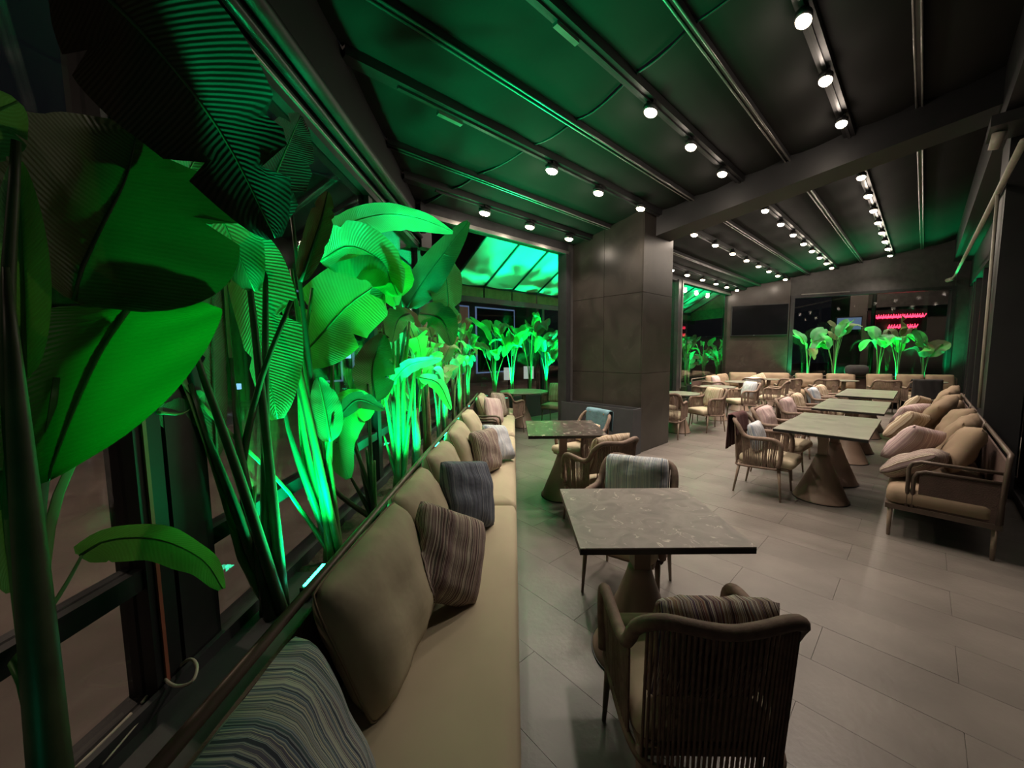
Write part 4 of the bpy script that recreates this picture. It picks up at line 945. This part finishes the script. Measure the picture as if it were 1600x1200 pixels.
for k, (px, py, d, m_, sx, sz, nm) in enumerate(((541, 549, 9.0, 'blue_sign', .10, .17, 'small lit blue sign across the street'), (370, 604, 6.5, 'blue_sign', .06, .05, 'tiny lit blue-white sign low across the street'), (795, 584, 12.0, 'white_sign', .16, .2, 'left of two white notice boards outside'), (826, 582, 12.0, 'white_sign', .16, .2, 'right of two white notice boards outside'))):
    p = at_y(px, py, d); S = empty('street_sign', (p.x, p.y, -.16), 0, label=nm, cat='sign'); zc = p.z+.16
    MB().box((-sx, -.03, zc-sz), (sx, .03, zc+sz)).build('panel', m_, S); MB().box((-.03, -.02, 0), (.03, .02, zc-sz)).build('post', 'black', S)
# street lamps light the paving dully; the last is added to brighten the kiosk
for k, (x, y, e) in enumerate(((-5.0, 2.6, 520), (-6.5, -3.0, 300), (1.0, 15.5, 400), (far(2.6, -2.2).x, far(2.6, -2.2).y, 500))):
    S = empty('street_lamp', (x, y, -.16), 0, label=('street lamp across the pavement on the left', 'street lamp farther back on the left pavement', 'street lamp beyond the awning strip', 'lamp added outside the far window to brighten the kiosk shutter')[k], cat='lamp')
    MB().tube([(0, 0, 0), (0, 0, 5.4)], [.07, .045], 10).build('pole', 'black', S, True); MB().box((-.25, -.1, 5.4), (.25, .1, 5.5)).build('head', 'gunmetal', S)
    l = bpy.data.lights.new('street_glow', 'SPOT'); l.energy = e; l.color = (1, .72, .55); l.shadow_soft_size = .15; l.spot_size = R(150); l.spot_blend = .5
    g = bpy.data.objects.new('street_glow', l); col.objects.link(g); g.parent = S; g.location = (0, 0, 5.35)

# ================================================================== SOFT CONTACT: cushions dent where they touch
from mathutils.bvhtree import BVHTree
bpy.context.view_layer.update()
def world_bvh(o):
    mw = o.matrix_world; vs = [mw @ v.co for v in o.data.vertices]
    lo = Vector([min(v[i] for v in vs) for i in range(3)]); hi = Vector([max(v[i] for v in vs) for i in range(3)])
    return BVHTree.FromPolygons(vs, [list(p.vertices) for p in o.data.polygons]), lo, hi
def parity(T, p, d):
    n = 0; q = p.copy()
    for _ in range(12):
        h = T.ray_cast(q, d)
        if h[0] is None: break
        n += 1; q = h[0]+d*1e-4
    return n % 2
hard = []
for top in list(col.objects):
    if top.parent is None and top.name.split('.')[0] in ('sofa', 'banquette', 'rope_armchair', 'round_table', 'dining_table', 'black_bag', 'throw_blanket'):
        st_ = [top]
        while st_:
            x = st_.pop(); st_ += list(x.children)
            if x.type == 'MESH' and x.name.split('.')[0] != 'rope_weave': hard.append(world_bvh(x))
D1 = Vector((.31, .22, .92)).normalized()
done = []
for o, pip in SOFT:
    mw = o.matrix_world; iv = mw.inverted(); vs = [mw @ v.co for v in o.data.vertices]
    lo = Vector([min(v[i] for v in vs) for i in range(3)]); hi = Vector([max(v[i] for v in vs) for i in range(3)])
    near = [t for t in hard+done if all(t[1][i] < hi[i]+.01 and t[2][i] > lo[i]-.01 for i in range(3))]
    for _ in range(2):
        for T, a, b in near:
            for k, v in enumerate(vs):
                if not all(a[i] <= v[i] <= b[i] for i in range(3)): continue
                h = T.find_nearest(v)
                if h[0] is None or h[3] > .12 or (v-h[0]).dot(h[1]) >= 0 or not parity(T, v, D1): continue
                vs[k] = h[0]+h[1]*.004
    for k, v in enumerate(vs): o.data.vertices[k].co = iv @ v
    o.data.update(); done.append(world_bvh(o))
    if pip:
        n = 16; q = [(i, 0) for i in range(n)] + [(n, j) for j in range(n)] + [(n-i, n) for i in range(n)] + [(0, n-j) for j in range(n)]
        MB().tube([o.data.vertices[i*(n+1)+j].co.copy() for i, j in q], .004, 5, closed=True).build('piping', 'piping', o, True)
